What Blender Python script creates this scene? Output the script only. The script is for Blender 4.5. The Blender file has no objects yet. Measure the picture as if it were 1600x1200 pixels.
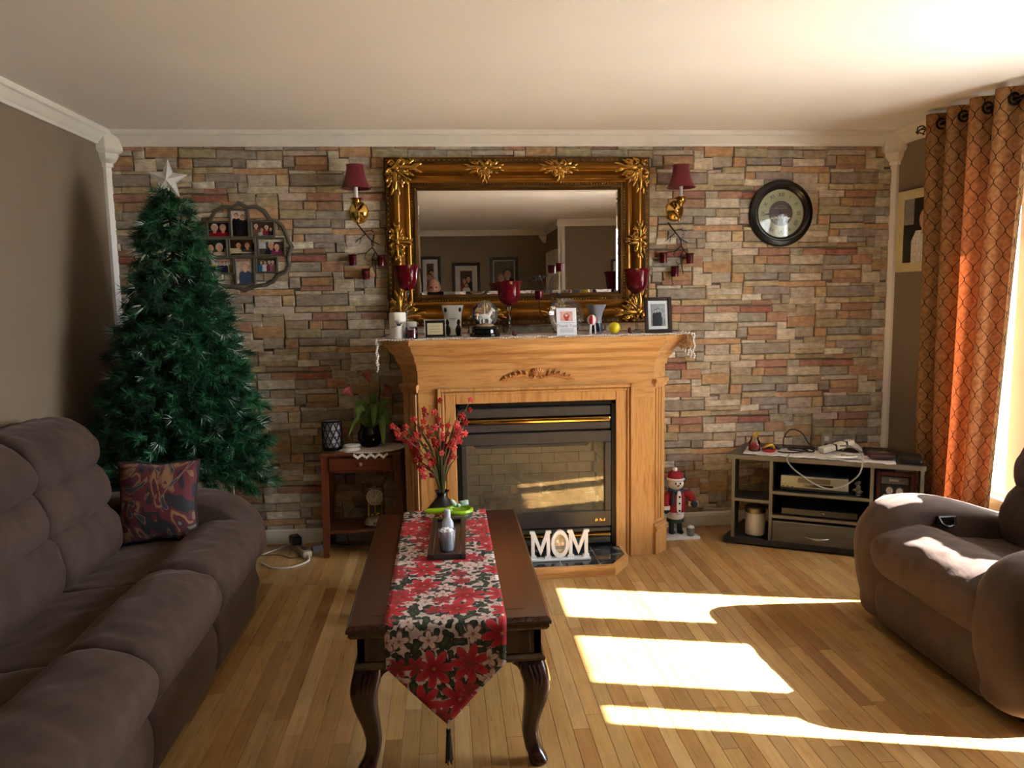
import bpy, bmesh, math, random
from math import sin, cos, pi, radians, sqrt, atan2
from mathutils import Vector, Matrix, noise as mnoise
scene = bpy.context.scene
COL = scene.collection
random.seed(7)

# ------------------------------------------------------------------ camera
CAM_F = 1201.27                      # focal length in pixels of the 1600 px wide frame
CAM_C = Vector((1.8992, -4.6754, 1.4930))
_yaw, _pitch, _roll = 0.085764, 0.117309, -0.016961
_f = Vector((sin(_yaw)*cos(_pitch), cos(_yaw)*cos(_pitch), -sin(_pitch)))
_r = Vector((cos(_yaw), -sin(_yaw), 0)); _u = _r.cross(_f)
CR = cos(_roll)*_r + sin(_roll)*_u; CU = -sin(_roll)*_r + cos(_roll)*_u
cam_data = bpy.data.cameras.new('camera'); cam = bpy.data.objects.new('camera', cam_data); COL.objects.link(cam)
cam_data.sensor_width = 36.0; cam_data.lens = CAM_F/1600*36; cam_data.clip_start = 0.02
cam.matrix_world = Matrix.Translation(CAM_C) @ Matrix((CR, CU, -_f)).transposed().to_4x4()
scene.camera = cam
def at(px, py, ax, v):
    """point where the ray of a photo pixel meets the plane ax = v"""
    d = (px-800)/CAM_F*CR - (py-600)/CAM_F*CU + _f
    i = 'xyz'.index(ax); t = (v-CAM_C[i])/d[i]
    return CAM_C + d*t

# ------------------------------------------------------------------ world, sun, exposure
world = bpy.data.worlds.new('world'); scene.world = world; world.use_nodes = True
wb = world.node_tree.nodes['Background']; wb.inputs[0].default_value = (0.90, 0.95, 1.0, 1); wb.inputs[1].default_value = 20.0
sun_d = bpy.data.lights.new('sun', 'SUN'); sun_d.energy = 60; sun_d.angle = radians(0.6); sun_d.color = (1.0, 0.96, 0.90)
sun = bpy.data.objects.new('sun', sun_d); COL.objects.link(sun); sun.location = (8, -4, 6)
sun.rotation_euler = Vector((-1, 0.24, -0.789)).to_track_quat('-Z', 'Y').to_euler()
por = bpy.data.lights.new('window_portal', 'AREA'); por.shape = 'RECTANGLE'; por.size = 2.3; por.size_y = 1.75; por.cycles.is_portal = True
pob = bpy.data.objects.new('window_portal', por); COL.objects.link(pob); pob.location = (4.86, -1.95, 1.28)
pob.rotation_euler = Vector((-1, 0, 0)).to_track_quat('-Z', 'Z').to_euler()
scene.view_settings.view_transform = 'Standard'; scene.view_settings.look = 'None'
scene.view_settings.exposure = 1.0; scene.view_settings.gamma = 1.0; scene.view_settings.use_curve_mapping = False

# ------------------------------------------------------------------ helpers
def lin(c):
    return c/12.92 if c <= 0.04045 else ((c+0.055)/1.055)**2.4
def hx(s):
    s = s.lstrip('#'); return tuple(lin(int(s[i:i+2], 16)/255) for i in (0, 2, 4))
class M:
    """collects geometry; T transforms what is added, C is the colour of added vertices"""
    def __init__(s): s.v = []; s.f = []; s.c = []; s.uv = []; s.T = None; s.C = (1, 1, 1)
    def add(s, vs, fs, uvs=None):
        b = len(s.v)
        for i, p in enumerate(vs):
            p = Vector(p)
            if s.T is not None: p = s.T @ p
            s.v.append(p); s.c.append(s.C); s.uv.append(uvs[i] if uvs else (0, 0))
        s.f += [tuple(b+i for i in q) for q in fs]
        return s
    def box(s, x0, y0, z0, x1, y1, z1):
        x0, x1 = min(x0, x1), max(x0, x1); y0, y1 = min(y0, y1), max(y0, y1); z0, z1 = min(z0, z1), max(z0, z1)
        return s.add([(x0,y0,z0),(x1,y0,z0),(x1,y1,z0),(x0,y1,z0),(x0,y0,z1),(x1,y0,z1),(x1,y1,z1),(x0,y1,z1)],
                     [(0,3,2,1),(4,5,6,7),(0,1,5,4),(1,2,6,5),(2,3,7,6),(3,0,4,7)])
    def bbox(s, x0, y0, z0, x1, y1, z1, b=.004, seg=1):
        x0, x1 = min(x0, x1), max(x0, x1); y0, y1 = min(y0, y1), max(y0, y1); z0, z1 = min(z0, z1), max(z0, z1)
        b = min(b, .49*min(x1-x0, y1-y0, z1-z0))
        bm = bmesh.new(); bmesh.ops.create_cube(bm, size=1)
        for v in bm.verts: v.co = Vector(((x0+x1)/2+v.co.x*(x1-x0), (y0+y1)/2+v.co.y*(y1-y0), (z0+z1)/2+v.co.z*(z1-z0)))
        bmesh.ops.bevel(bm, geom=list(bm.edges), offset=b, segments=seg, profile=.5, affect='EDGES')
        bm.verts.index_update(); s.add([v.co.copy() for v in bm.verts], [tuple(v.index for v in f.verts) for f in bm.faces]); bm.free(); return s
    def rings(s, rr, cap0=True, cap1=True, closed=False):
        n = len(rr[0]); vs = [p for r in rr for p in r]; fs = []; k = len(rr)
        for i in range(k if closed else k-1):
            a = i*n; b = ((i+1) % k)*n
            for j in range(n):
                j2 = (j+1) % n; fs.append((a+j, a+j2, b+j2, b+j))
        if not closed:
            if cap0: fs.append(tuple(range(n))[::-1])
            if cap1: fs.append(tuple((k-1)*n+j for j in range(n)))
        return s.add(vs, fs)
    def lathe(s, prof, c=(0, 0, 0), n=24, cap0=True, cap1=True, sx=1, sy=1):
        rr = [[(c[0]+r*cos(2*pi*j/n)*sx, c[1]+r*sin(2*pi*j/n)*sy, c[2]+z) for j in range(n)] for r, z in prof]
        return s.rings(rr, cap0, cap1)
    def tube(s, path, r=.005, n=8, closed=False):
        P = [Vector(p) for p in path]; k = len(P); rr = []; up = None
        for i, p in enumerate(P):
            if closed: t = P[(i+1) % k]-P[i-1]
            else: t = P[min(i+1, k-1)]-P[max(i-1, 0)]
            if t.length < 1e-9: t = Vector((0, 0, 1))
            t.normalize()
            if up is None:
                up = Vector((0, 0, 1)) if abs(t.z) < .9 else Vector((1, 0, 0))
            a = t.cross(up)
            if a.length < 1e-4: a = t.cross(Vector((.3, .8, .5)))
            a.normalize(); b = a.cross(t); up = b
            ra = r[i] if isinstance(r, (list, tuple)) else r
            rr.append([p+a*cos(2*pi*j/n)*ra+b*sin(2*pi*j/n)*ra for j in range(n)])
        return s.rings(rr, closed=closed)
    def ball(s, c, r, sc=(1, 1, 1), nu=12, nv=8, rot=None):
        vs = []; fs = []; c = Vector(c)
        for i in range(1, nv):
            for j in range(nu):
                p = Vector((sin(pi*i/nv)*cos(2*pi*j/nu)*sc[0], sin(pi*i/nv)*sin(2*pi*j/nu)*sc[1], cos(pi*i/nv)*sc[2]))*r
                vs.append(c+(rot @ p if rot else p))
        t = Vector((0, 0, r*sc[2])); t = rot @ t if rot else t
        vs += [c+t, c-t]; a = len(vs)-2
        for i in range(nv-2):
            for j in range(nu):
                j2 = (j+1) % nu; fs.append((i*nu+j, (i+1)*nu+j, (i+1)*nu+j2, i*nu+j2))
        for j in range(nu):
            fs.append((a, j, (j+1) % nu)); fs.append((a+1, (nv-2)*nu+(j+1) % nu, (nv-2)*nu+j))
        return s.add(vs, fs)
    def prism(s, poly, d0, d1, ax='z'):
        def mk(p, d): return (p[0], p[1], d) if ax == 'z' else ((p[0], d, p[1]) if ax == 'y' else (d, p[0], p[1]))
        return s.rings([[mk(p, d0) for p in poly], [mk(p, d1) for p in poly]])
    def grid(s, fn, nu, nv, uvfn=None):
        vs = []; uv = []
        for i in range(nu+1):
            for j in range(nv+1):
                vs.append(fn(i/nu, j/nv)); uv.append(uvfn(i/nu, j/nv) if uvfn else (i/nu, j/nv))
        fs = [(i*(nv+1)+j, (i+1)*(nv+1)+j, (i+1)*(nv+1)+j+1, i*(nv+1)+j+1) for i in range(nu) for j in range(nv)]
        return s.add(vs, fs, uv)
    def puff(s, c, h, e=3.0, n=10, fn=None):
        """superellipsoid cushion with centre c and half sizes h"""
        idx = {}; vs = []; fs = []
        def vid(p):
            k = tuple(round(x*1000) for x in p)
            if k not in idx:
                q = Vector(p); l = (abs(q.x)**e+abs(q.y)**e+abs(q.z)**e)**(1/e); q = q/l
                w = Vector((q.x*h[0], q.y*h[1], q.z*h[2]))
                if fn: w = fn(w, q)
                idx[k] = len(vs); vs.append(Vector(c)+w)
            return idx[k]
        for ax in range(3):
            for sg in (-1, 1):
                for i in range(n):
                    for j in range(n):
                        q = []
                        for a, b in ((i, j), (i+1, j), (i+1, j+1), (i, j+1)):
                            p = [0, 0, 0]; p[ax] = sg
                            A = -1+2*a/n; B = -1+2*b/n
                            p[(ax+1) % 3] = A*1.0; p[(ax+2) % 3] = B*1.0
                            q.append(vid(p))
                        fs.append(tuple(q) if sg > 0 else tuple(q[::-1]))
        return s.add(vs, fs)
    def loft(s, prof, a0, a1, ax='y', rnd=.04, n=6, inner=1, bulge=0.0):
        """closed profile swept along an axis with rounded ends"""
        cx = sum(p[0] for p in prof)/len(prof); cy = sum(p[1] for p in prof)/len(prof)
        R = max(sqrt((p[0]-cx)**2+(p[1]-cy)**2) for p in prof); L = a1-a0; sg = 1 if L > 0 else -1
        st = []
        for i in range(n+1):
            t = pi/2*i/n; st.append((a0+sg*rnd*(1-sin(t)), 1-rnd/R*(1-cos(pi/2-t))*1.0 if False else 1-(rnd*1.0/R)*(1-sin(pi/2*i/n)) ))
        st = [(a0+sg*rnd*(1-cos(pi/2*i/n)), 1-(rnd/R)*(1-sin(pi/2*i/n))) for i in range(n+1)]
        mid = [(a0+sg*rnd+(L-2*sg*rnd)*k/(inner+1), 1+bulge*sin(pi*k/(inner+1))) for k in range(1, inner+1)]
        en = [(a1-(q-a0), w) for q, w in st[::-1]]
        rr = []
        for q, w in st+mid+en:
            ring = []
            for p in prof:
                x = cx+(p[0]-cx)*w; y = cy+(p[1]-cy)*w
                ring.append((x, q, y) if ax == 'y' else ((q, x, y) if ax == 'x' else (x, y, q)))
            rr.append(ring)
        return s.rings(rr)
def mesh_of(name, m, smooth=35):
    me = bpy.data.meshes.new(name); me.from_pydata([tuple(p) for p in m.v], [], m.f)
    if any(c != (1, 1, 1) for c in m.c):
        ca = me.color_attributes.new('col', 'FLOAT_COLOR', 'POINT')
        ca.data.foreach_set('color', [x for c in m.c for x in (c[0], c[1], c[2], 1.0)])
    if any(u != (0, 0) for u in m.uv):
        uv = me.uv_layers.new(name='uv'); li = [0]*len(me.loops); me.loops.foreach_get('vertex_index', li)
        uv.data.foreach_set('uv', [x for i in li for x in m.uv[i]])
    bm = bmesh.new(); bm.from_mesh(me); bmesh.ops.recalc_face_normals(bm, faces=bm.faces); bm.to_mesh(me); bm.free()
    if smooth:
        me.polygons.foreach_set('use_smooth', [True]*len(me.polygons)); me.set_sharp_from_angle(angle=radians(smooth))
    me.update(); return me
def obj(name, m, mat, parent=None, smooth=35, label=None, loc=None, kind=None):
    me = m if isinstance(m, bpy.types.Mesh) else mesh_of(name, m, smooth)
    if mat is not None and not me.materials: me.materials.append(mat)
    o = bpy.data.objects.new(name, me); COL.objects.link(o)
    if parent: o.parent = parent
    if loc: o.location = loc
    if label: o['label'] = label
    if kind: o['kind'] = kind
    return o
def tag(o, label, cat, group=None):
    o['label'] = label; o['category'] = cat
    if group: o['group'] = group
    return o
def thing(name, label, cat, loc=(0, 0, 0), rotz=0, group=None):
    o = bpy.data.objects.new(name, None); COL.objects.link(o); o.empty_display_size = .05
    o.location = loc; o.rotation_euler = (0, 0, rotz); return tag(o, label, cat, group)
def struct(name, m, mat, parent=None, smooth=35):
    o = obj(name, m, mat, parent, smooth)
    if not parent: o['kind'] = 'structure'
    return o
def sroot(name, loc=(0, 0, 0)):
    o = bpy.data.objects.new(name, None); COL.objects.link(o); o.location = loc; o['kind'] = 'structure'; return o
def dup(root, loc, label=None, rotz=None):
    r = root.copy(); COL.objects.link(r); r.location = loc
    if rotz is not None: r.rotation_euler = (0, 0, rotz)
    if label: r['label'] = label
    for ch in root.children:
        c = ch.copy(); COL.objects.link(c); c.parent = r
        for g in ch.children:
            d = g.copy(); COL.objects.link(d); d.parent = c
    return r
def text_m(m, s, size, T, depth=0.0008, ax=None):
    """adds lettering (local x right, y up, facing +z) to m through matrix T"""
    cu = bpy.data.curves.new('t', 'FONT'); cu.body = s; cu.size = size; cu.align_x = 'CENTER'; cu.align_y = 'CENTER'; cu.extrude = depth/2; cu.resolution_u = 3
    o = bpy.data.objects.new('t', cu); COL.objects.link(o)
    dg = bpy.context.evaluated_depsgraph_get(); me = bpy.data.meshes.new_from_object(o.evaluated_get(dg))
    m.add([T @ v.co for v in me.vertices], [tuple(p.vertices) for p in me.polygons])
    bpy.data.objects.remove(o); bpy.data.curves.remove(cu); bpy.data.meshes.remove(me)
FRONT = Matrix(((1, 0, 0, 0), (0, 0, -1, 0), (0, 1, 0, 0), (0, 0, 0, 1)))     # lettering plane turned to face -y
def TR(x, y, z): return Matrix.Translation((x, y, z))
def RZ(a): return Matrix.Rotation(a, 4, 'Z')
def RX(a): return Matrix.Rotation(a, 4, 'X')
def RY(a): return Matrix.Rotation(a, 4, 'Y')
def circ(cx, cy, rx, ry=None, n=24, a0=0): ry = ry or rx; return [(cx+rx*cos(a0+2*pi*i/n), cy+ry*sin(a0+2*pi*i/n)) for i in range(n)]
def spl(pts, n=8):
    """Catmull-Rom through points"""
    P = [Vector(p) for p in pts]; P = [P[0]*2-P[1]]+P+[P[-1]*2-P[-2]]; out = []
    for i in range(1, len(P)-2):
        for k in range(n):
            t = k/n; a, b, c, d = P[i-1:i+3]
            out.append(.5*((2*b)+(c-a)*t+(2*a-5*b+4*c-d)*t*t+(3*b-a-3*c+d)*t**3))
    return out+[P[-2]]

# ------------------------------------------------------------------ materials
MATS = {}
class N:
    """tiny node-tree writer"""
    def __init__(s, name):
        s.m = bpy.data.materials.new(name); s.m.use_nodes = True; s.t = s.m.node_tree; s.b = s.t.nodes['Principled BSDF']; s.out = s.t.nodes['Material Output']
    def n(s, typ, **kw):
        q = s.t.nodes.new(typ)
        for k, v in kw.items():
            if k.startswith('i_'): 
                key = k[2:]; key = int(key) if key.isdigit() else key.replace('_', ' ')
                s.set(q.inputs[key], v)
            else: setattr(q, k, v)
        return q
    def set(s, inp, v):
        if hasattr(v, 'links') or isinstance(v, bpy.types.NodeSocket): s.t.links.new(v, inp)
        elif isinstance(v, tuple) and len(v) == 3 and inp.type == 'RGBA': inp.default_value = (*v, 1)
        else: inp.default_value = v
    def math(s, op, a, b=0.0, c=None):
        q = s.t.nodes.new('ShaderNodeMath'); q.operation = op; s.set(q.inputs[0], a); s.set(q.inputs[1], b)
        if c is not None: s.set(q.inputs[2], c)
        return q.outputs[0]
    def mix(s, f, a, b, blend='MIX'):
        q = s.t.nodes.new('ShaderNodeMix'); q.data_type = 'RGBA'; q.blend_type = blend
        s.set(q.inputs['Factor'], f); s.set(q.inputs[6], a); s.set(q.inputs[7], b); return q.outputs[2]
    def ramp(s, f, stops, interp='LINEAR'):
        q = s.t.nodes.new('ShaderNodeValToRGB'); q.color_ramp.interpolation = interp; e = q.color_ramp.elements
        while len(e) < len(stops): e.new(.5)
        for i, (p, c) in enumerate(stops): e[i].position = p; e[i].color = (*c, 1) if len(c) == 3 else c
        s.set(q.inputs[0], f); return q.outputs[0]
    def coord(s, kind='Object', scale=(1, 1, 1)):
        q = s.t.nodes.new('ShaderNodeTexCoord')
        mp = s.t.nodes.new('ShaderNodeMapping'); mp.inputs['Scale'].default_value = scale
        if kind == 'World':
            g = s.t.nodes.new('ShaderNodeNewGeometry'); s.t.links.new(g.outputs['Position'], mp.inputs[0])
        else: s.t.links.new(q.outputs[kind], mp.inputs[0])
        return mp.outputs[0]
    def noise(s, vec, scale=5, detail=3, rough=.5, dist=0):
        q = s.n('ShaderNodeTexNoise'); s.t.links.new(vec, q.inputs['Vector']); q.inputs['Scale'].default_value = scale
        q.inputs['Detail'].default_value = detail; q.inputs['Roughness'].default_value = rough; q.inputs['Distortion'].default_value = dist; return q.outputs[0]
    def bump(s, h, strength=.3, dist=.01):
        q = s.n('ShaderNodeBump'); q.inputs['Strength'].default_value = strength; q.inputs['Distance'].default_value = dist
        s.t.links.new(h, q.inputs['Height']); s.t.links.new(q.outputs[0], s.b.inputs['Normal'])
    def attr(s, name='col'):
        q = s.n('ShaderNodeAttribute'); q.attribute_name = name; return q.outputs['Color']
    def P(s, **kw):
        for k, v in kw.items(): s.set(s.b.inputs[k.replace('_', ' ')], v)
        return s.m
def pr(name, color, rough=.5, metal=0, var=.12, scale=12, bump=0, bscale=80, world_=False, stretch=(1, 1, 1), vcol=False, **kw):
    if name in MATS: return MATS[name]
    w = N(name); vec = w.coord('World' if world_ else 'Object', stretch)
    base = w.attr() if vcol else (hx(color) if isinstance(color, str) else color)
    f = w.noise(vec, scale, 4)
    c = w.mix(1.0, base, w.ramp(f, [(.3, (1-var,)*3), (.7, (1+var,)*3)]), 'MULTIPLY')
    w.P(Base_Color=c, Roughness=rough, Metallic=metal)
    if bump: w.bump(w.noise(vec, bscale, 3), bump, .004)
    for k, v in kw.items(): w.set(w.b.inputs[k.replace('_', ' ')], v)
    MATS[name] = w.m; return w.m
def clear(name, tint=(1, 1, 1), gloss=1.0, ior=1.45, body=0.0, bodycol=(1, 1, 1)):
    """thin clear glass: transparent with a fresnel reflection, optionally a little milky"""
    if name in MATS: return MATS[name]
    w = N(name); t = w.n('ShaderNodeBsdfTransparent'); t.inputs[0].default_value = (*tint, 1)
    g = w.n('ShaderNodeBsdfGlossy'); g.inputs['Roughness'].default_value = .02
    fr = w.n('ShaderNodeFresnel'); fr.inputs[0].default_value = ior
    mx = w.n('ShaderNodeMixShader'); w.t.links.new(w.math('MULTIPLY', fr.outputs[0], gloss), mx.inputs[0])
    src = t.outputs[0]
    if body:
        df = w.n('ShaderNodeBsdfDiffuse'); df.inputs[0].default_value = (*bodycol, 1)
        m2 = w.n('ShaderNodeMixShader'); m2.inputs[0].default_value = body
        w.t.links.new(src, m2.inputs[1]); w.t.links.new(df.outputs[0], m2.inputs[2]); src = m2.outputs[0]
    w.t.links.new(src, mx.inputs[1]); w.t.links.new(g.outputs[0], mx.inputs[2]); w.t.links.new(mx.outputs[0], w.out.inputs['Surface'])
    MATS[name] = w.m; return w.m
def wood(name, c0, c1, axis='z', rough=.35, scale=1.0, coat=.3):
    if name in MATS: return MATS[name]
    w = N(name); st = {'x': (1.2, 14, 14), 'y': (14, 1.2, 14), 'z': (14, 14, 1.2)}[axis]
    vec = w.coord('Object', tuple(q*scale for q in st)); a = w.noise(vec, 2.2, 5, .6, 1.2); b = w.noise(w.coord('Object', tuple(q*scale*5 for q in st)), 3, 2)
    f = w.math('ADD', w.math('MULTIPLY', a, .75), w.math('MULTIPLY', b, .25))
    w.P(Base_Color=w.ramp(f, [(.36, hx(c0)), (.5, hx(c1)), (.62, hx(c0))]), Roughness=rough, Coat_Weight=coat, Coat_Roughness=.15)
    w.bump(b, .08, .002); MATS[name] = w.m; return w.m

white_trim = pr('white_trim', '#e6e1d4', .35, var=.03)
vc = pr('painted', None, .5, vcol=True, var=.06, scale=30)
vc_gloss = pr('painted_gloss', None, .18, vcol=True, var=.04, scale=30)
vc_print = pr('photo_print', None, .22, vcol=True, var=.25, scale=60)
black_metal = pr('black_metal', '#1d1c1b', .38, .6, var=.1)
black_plastic = pr('black_plastic', '#131313', .3, var=.1)
gold = pr('antique_gold', '#a5742a', .32, .85, var=.35, scale=9)
brass = pr('polished_brass', '#d9b260', .14, 1.0, var=.08)
glass = clear('clear_glass', (.96, .97, .97), 1.0)
win_glass = clear('window_glass', (.96, .97, .98), .6)
red_glass = N('ruby_glass').P(Base_Color=(*hx('#6f0a1a'), 1), Roughness=.06, Transmission_Weight=.45, IOR=1.45)
white_matte = pr('white_matte', '#e9e6e0', .6, var=.04)
lace = pr('white_lace', '#d9d3cb', .8, var=.2, scale=120, bump=.4, bscale=200)
dark_glassy = pr('dark_gloss', '#0c0c0d', .08, var=.05)
# ------------------------------------------------------------------ room shell
W, H, YB, YN, XS = 4.72, 2.44, -7.05, -5.50, 3.45     # width, height, rear wall, nearer rear wall, step between the two
taupe = pr('taupe_paint', '#84745f', .62, var=.04, scale=3, bump=.05, bscale=300)
ceil_m = pr('ceiling_paint', '#f3efe6', .8, var=.02, scale=2, bump=.05, bscale=200)
m = M().box(-.15, YB-.15, H, W+.15, .15, H+.12); struct('ceiling', m, ceil_m)
m = M().box(-.12, YB-.12, 0, 0, .12, H); struct('wall_left', m, taupe)
m = M().box(0, YB-.12, 0, XS, YB, H); struct('wall_rear', m, taupe)
m = M().box(XS, YB-.12, 0, XS+.12, YN-.12, H); struct('wall_return', m, taupe)
m = M().box(XS, YN-.12, 0, W+.12, YN, H); struct('wall_rear_near', m, taupe)
# right wall with the window opening
WY0, WY1, WZ0, WZ1 = -.82, -3.12, .40, 2.15
m = M(); m.box(W, .12, 0, W+.14, WY0, H); m.box(W, WY1, 0, W+.14, YN, H); m.box(W, WY0, 0, W+.14, WY1, WZ0); m.box(W, WY0, WZ1, W+.14, WY1, H)
struct('wall_right', m, taupe)

# ---- stone wall: half-drop repeat of ledge stones
stone_tab = '''0 207 106 263 g|109 207 303 261 r|303 212 571 261 d|574 194 771 258 o|0 266 280 340 p|282 268 523 340 g|528 261 694 343 b|692 261 776 299 p|775 220 937 294 t
783 192 937 217 t|699 299 934 389 n|942 192 1156 248 p|942 253 1118 317 t|1159 189 1420 248 r|1128 256 1225 317 n|1228 256 1417 322 b|942 322 1210 391 o|1213 332 1507 394 g
86 350 277 414 o|4 419 267 478 w|280 345 600 381 p|275 389 357 470 g|369 389 605 455 n|357 460 600 496 r|610 348 692 407 p|610 407 766 499 p|765 391 924 476 g|934 399 1031 473 n
1041 399 1318 453 m|1323 396 1422 460 k|1036 465 1325 506 t|-98 486 303 529 n|842 478 1026 524 t|719 501 834 527 p|313 499 513 524 w|520 499 715 519 t|1 537 206 624 p|216 534 306 616 y
316 527 715 616 g|719 529 1018 578 p|1026 514 1110 573 n|1118 512 1420 573 m|719 580 1011 619 t|1016 575 1177 626 w|1185 580 1340 619 g|-12 624 295 680 p|1351 580 1420 655 g
303 626 505 667 t|510 621 766 667 y|765 627 1098 660 o|1100 627 1259 665 b|1261 624 1340 657 t'''
SC = dict(g='#918b7f', r='#8f705f', d='#84584a', o='#948b74', p='#ada596', b='#967862', n='#a68868', t='#9f947b', w='#bab4a7', m='#89817a', k='#7b7369', y='#ab9b79')
w = N('ledge_stone'); wv = w.coord('World', (1, 1, 1)); ws = w.coord('World', (4, 1, 14))
f1 = w.noise(wv, 26, 5, .65); f2 = w.noise(ws, 5, 4, .6); f3 = w.noise(wv, 9, 3)
cc = w.mix(1.0, w.attr(), w.ramp(f1, [(.25, (.62,)*3), (.75, (1.30,)*3)]), 'MULTIPLY')
cc = w.mix(1.0, cc, w.ramp(f2, [(.3, (.74, .72, .70)), (.7, (1.2, 1.2, 1.19))]), 'MULTIPLY')
cc = w.mix(w.math('MULTIPLY', w.math('GREATER_THAN', f3, .60), .22), cc, hx('#a98a5e'))
w.P(Base_Color=cc, Roughness=.8)
w.bump(w.math('ADD', f1, f2), .6, .008); stone_m = w.m
mortar = pr('mortar', '#6a5f50', .95, var=.2, world_=True)
sw = sroot('wall_back', (0, 0, 0))
m = M().box(-.12, .004, 0, W+.12, .12, H); obj('mortar_bed', m, mortar, sw)
def stone(m, x0, z0, x1, z1, d, rnd, o=(0, 0)):
    g = .0012; x0 += g; x1 -= g; z0 += g; z1 -= g; b = min(.005, (z1-z0)*.2); j = lambda q: rnd.uniform(-q, q)
    out = [(x0, z0), (x1, z0), (x1, z1), (x0, z1)]
    r1 = [(x+o[0], .006, z+o[1]) for x, z in out]
    r2 = [(x+j(.0012)+o[0], -d+.004+j(.001), z+j(.0012)+o[1]) for x, z in out]
    inn = [(x0+b, z0+b), (x1-b, z0+b), (x1-b, z1-b), (x0+b, z1-b)]
    r3 = [(x+j(.002)+o[0], -d+j(.0025), z+j(.0015)+o[1]) for x, z in inn]
    m.rings([r1, r2, r3], cap0=False)
cells = []; rs = random.Random(3)
for e in stone_tab.replace('\n', '|').split('|'):
    x0, y0, x1, y1, c = e.split(); X0, Y0, X1, Y1 = map(float, (x0, y0, x1, y1)); ym = (Y0+Y1)/2; xm = (X0+X1)/2
    fx = lambda X: 3.733+(X+.0304*ym-309.4)*.000766
    fz = lambda Y: 1.388-(Y+.01124*xm-215.4)*.000730
    cells.append((fx(X0)-.0012, fz(Y1)-.0025, fx(X1)+.0012, fz(Y0)+.0025, c))
PX, PZ = 1.09, .348; inst = []
occl = [(1.60, 1.28, 3.13, 2.27), (1.70, 0, 3.08, 1.24), (.12, .55, .86, 1.25), (.3, 1.2, .72, 1.8)]
for ci, (x0, z0, x1, z1, c) in enumerate(cells):
    for i in range(-6, 8):
        for j in range(-7, 8):
            ox = i*PX+(PX/2 if j % 2 else 0); oz = -j*PZ
            a, b, e, f = x0+ox, z0+oz, x1+ox, z1+oz
            a2, b2, e2, f2_ = max(a, .002), max(b, .06), min(e, W-.002), min(f, H-.04)
            if e2-a2 < .012 or f2_-b2 < .008: continue
            vis = (e2-a2)*(f2_-b2)
            xm, zm = (a2+e2)/2, (b2+f2_)/2
            if any(q[0] < xm < q[2] and q[1] < zm < q[3] for q in occl) or zm < .09 or (xm < .45 and zm < .6): vis *= .05
            inst.append((vis, ci, ox, oz, (a2, b2, e2, f2_), c, (a2, b2, e2, f2_) != (a, b, e, f)))
inst.sort(key=lambda q: -q[0])
WARM = (1.30, 1.23, 1.13)
def jig(c, r): k = r.uniform(.86, 1.14); return tuple(min(1, q*k*r.uniform(.97, 1.03)) for q in c)
smesh = {}; rest = M()
for k, (vis, ci, ox, oz, R, c, clipped) in enumerate(inst):
    x0, z0, x1, z1, _ = cells[ci]; rr = random.Random(ci*31+5); d = rr.uniform(.007, .016); colr = tuple(a*b for a, b in zip(jig(hx(SC[c]), rr), WARM))
    if k < 300 and not clipped:
        if ci not in smesh:
            mm = M(); mm.C = colr; stone(mm, 0, 0, x1-x0, z1-z0, d, rr); smesh[ci] = mesh_of('stone', mm, 0); smesh[ci].materials.append(stone_m)
        obj('stone', smesh[ci], None, sw, loc=(x0+ox, 0, z0+oz))
    elif k < 300:
        mm = M(); mm.C = colr; stone(mm, 0, 0, R[2]-R[0], R[3]-R[1], d, rr); obj('stone', mm, stone_m, sw, smooth=0, loc=(R[0], 0, R[1]))
    else:
        rest.C = colr; stone(rest, *R, d, rr)
obj('stone_facing', rest, stone_m, sw, smooth=0, kind='stuff')

# ---- hardwood strip floor
fl = sroot('floor'); BW = .0582; x_off = 1.836 % BW
m = M().box(-.12, YB-.15, -.10, W+.12, .12, -.0125); obj('subfloor', m, pr('subfloor', '#3b2a18', .9), fl)
w = N('maple_strip'); v1 = w.coord('World', (22, 1.3, 1)); v2 = w.coord('World', (90, 3, 1)); v3 = w.coord('World', (6, 2.2, 1))
g1 = w.noise(v1, 2.0, 5, .6, .8); g2 = w.noise(v2, 2, 2); g3 = w.noise(v3, 2.2, 3)
cc = w.mix(1.0, w.attr(), w.ramp(g1, [(.3, (.84, .80, .74)), (.7, (1.10, 1.10, 1.08))]), 'MULTIPLY')
cc = w.mix(1.0, cc, w.ramp(g3, [(.3, (.90, .87, .82)), (.7, (1.07, 1.07, 1.06))]), 'MULTIPLY')
w.P(Base_Color=cc, Roughness=w.ramp(g2, [(.3, (.26,)*3), (.7, (.36,)*3)]), Coat_Weight=.25, Coat_Roughness=.12); w.bump(g2, .05, .001); plank_m = w.m
FC = ['#b8925c', '#bd9963', '#b58e57', '#ae8651', '#c2a06c', '#ba965f', '#a77f4c', '#b28e5a', '#c4a270']
rp = random.Random(11); planks = []
nb = int(W/BW)+2
for i in range(nb):
    x0 = -BW+x_off+i*BW; x1 = x0+BW
    if x1 < .004 or x0 > W-.004: continue
    x0 = max(x0, .0); x1 = min(x1, W); y = rp.uniform(0, .5)
    while y > YB:
        L = rp.choice((.28, .38, .45, .55, .65, .8, .95, 1.1))*rp.uniform(.85, 1.15); ya = max(y-L, YB); yb = min(y, -.001)
        if yb-ya > .03: planks.append((x0, ya, x1, yb))
        y -= L
def pvis(p):
    x, y = (p[0]+p[2])/2, (p[1]+p[3])/2
    if y < -2.75 or x < .98 or (1.62 < x < 2.16 and -1.9 < y < -1.0) or (x > 3.72 and -2.3 < y < -1.2) or (x < 1.65 and y > -.3) or (1.7 < x < 3.1 and y > -.6) or (x > 3.75 and y > -.5): k = .02
    else: k = 1
    return k*(p[2]-p[0])*(p[3]-p[1])/(.4+abs(y+4.94))**2
planks.sort(key=lambda p: -pvis(p)); restp = M()
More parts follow.
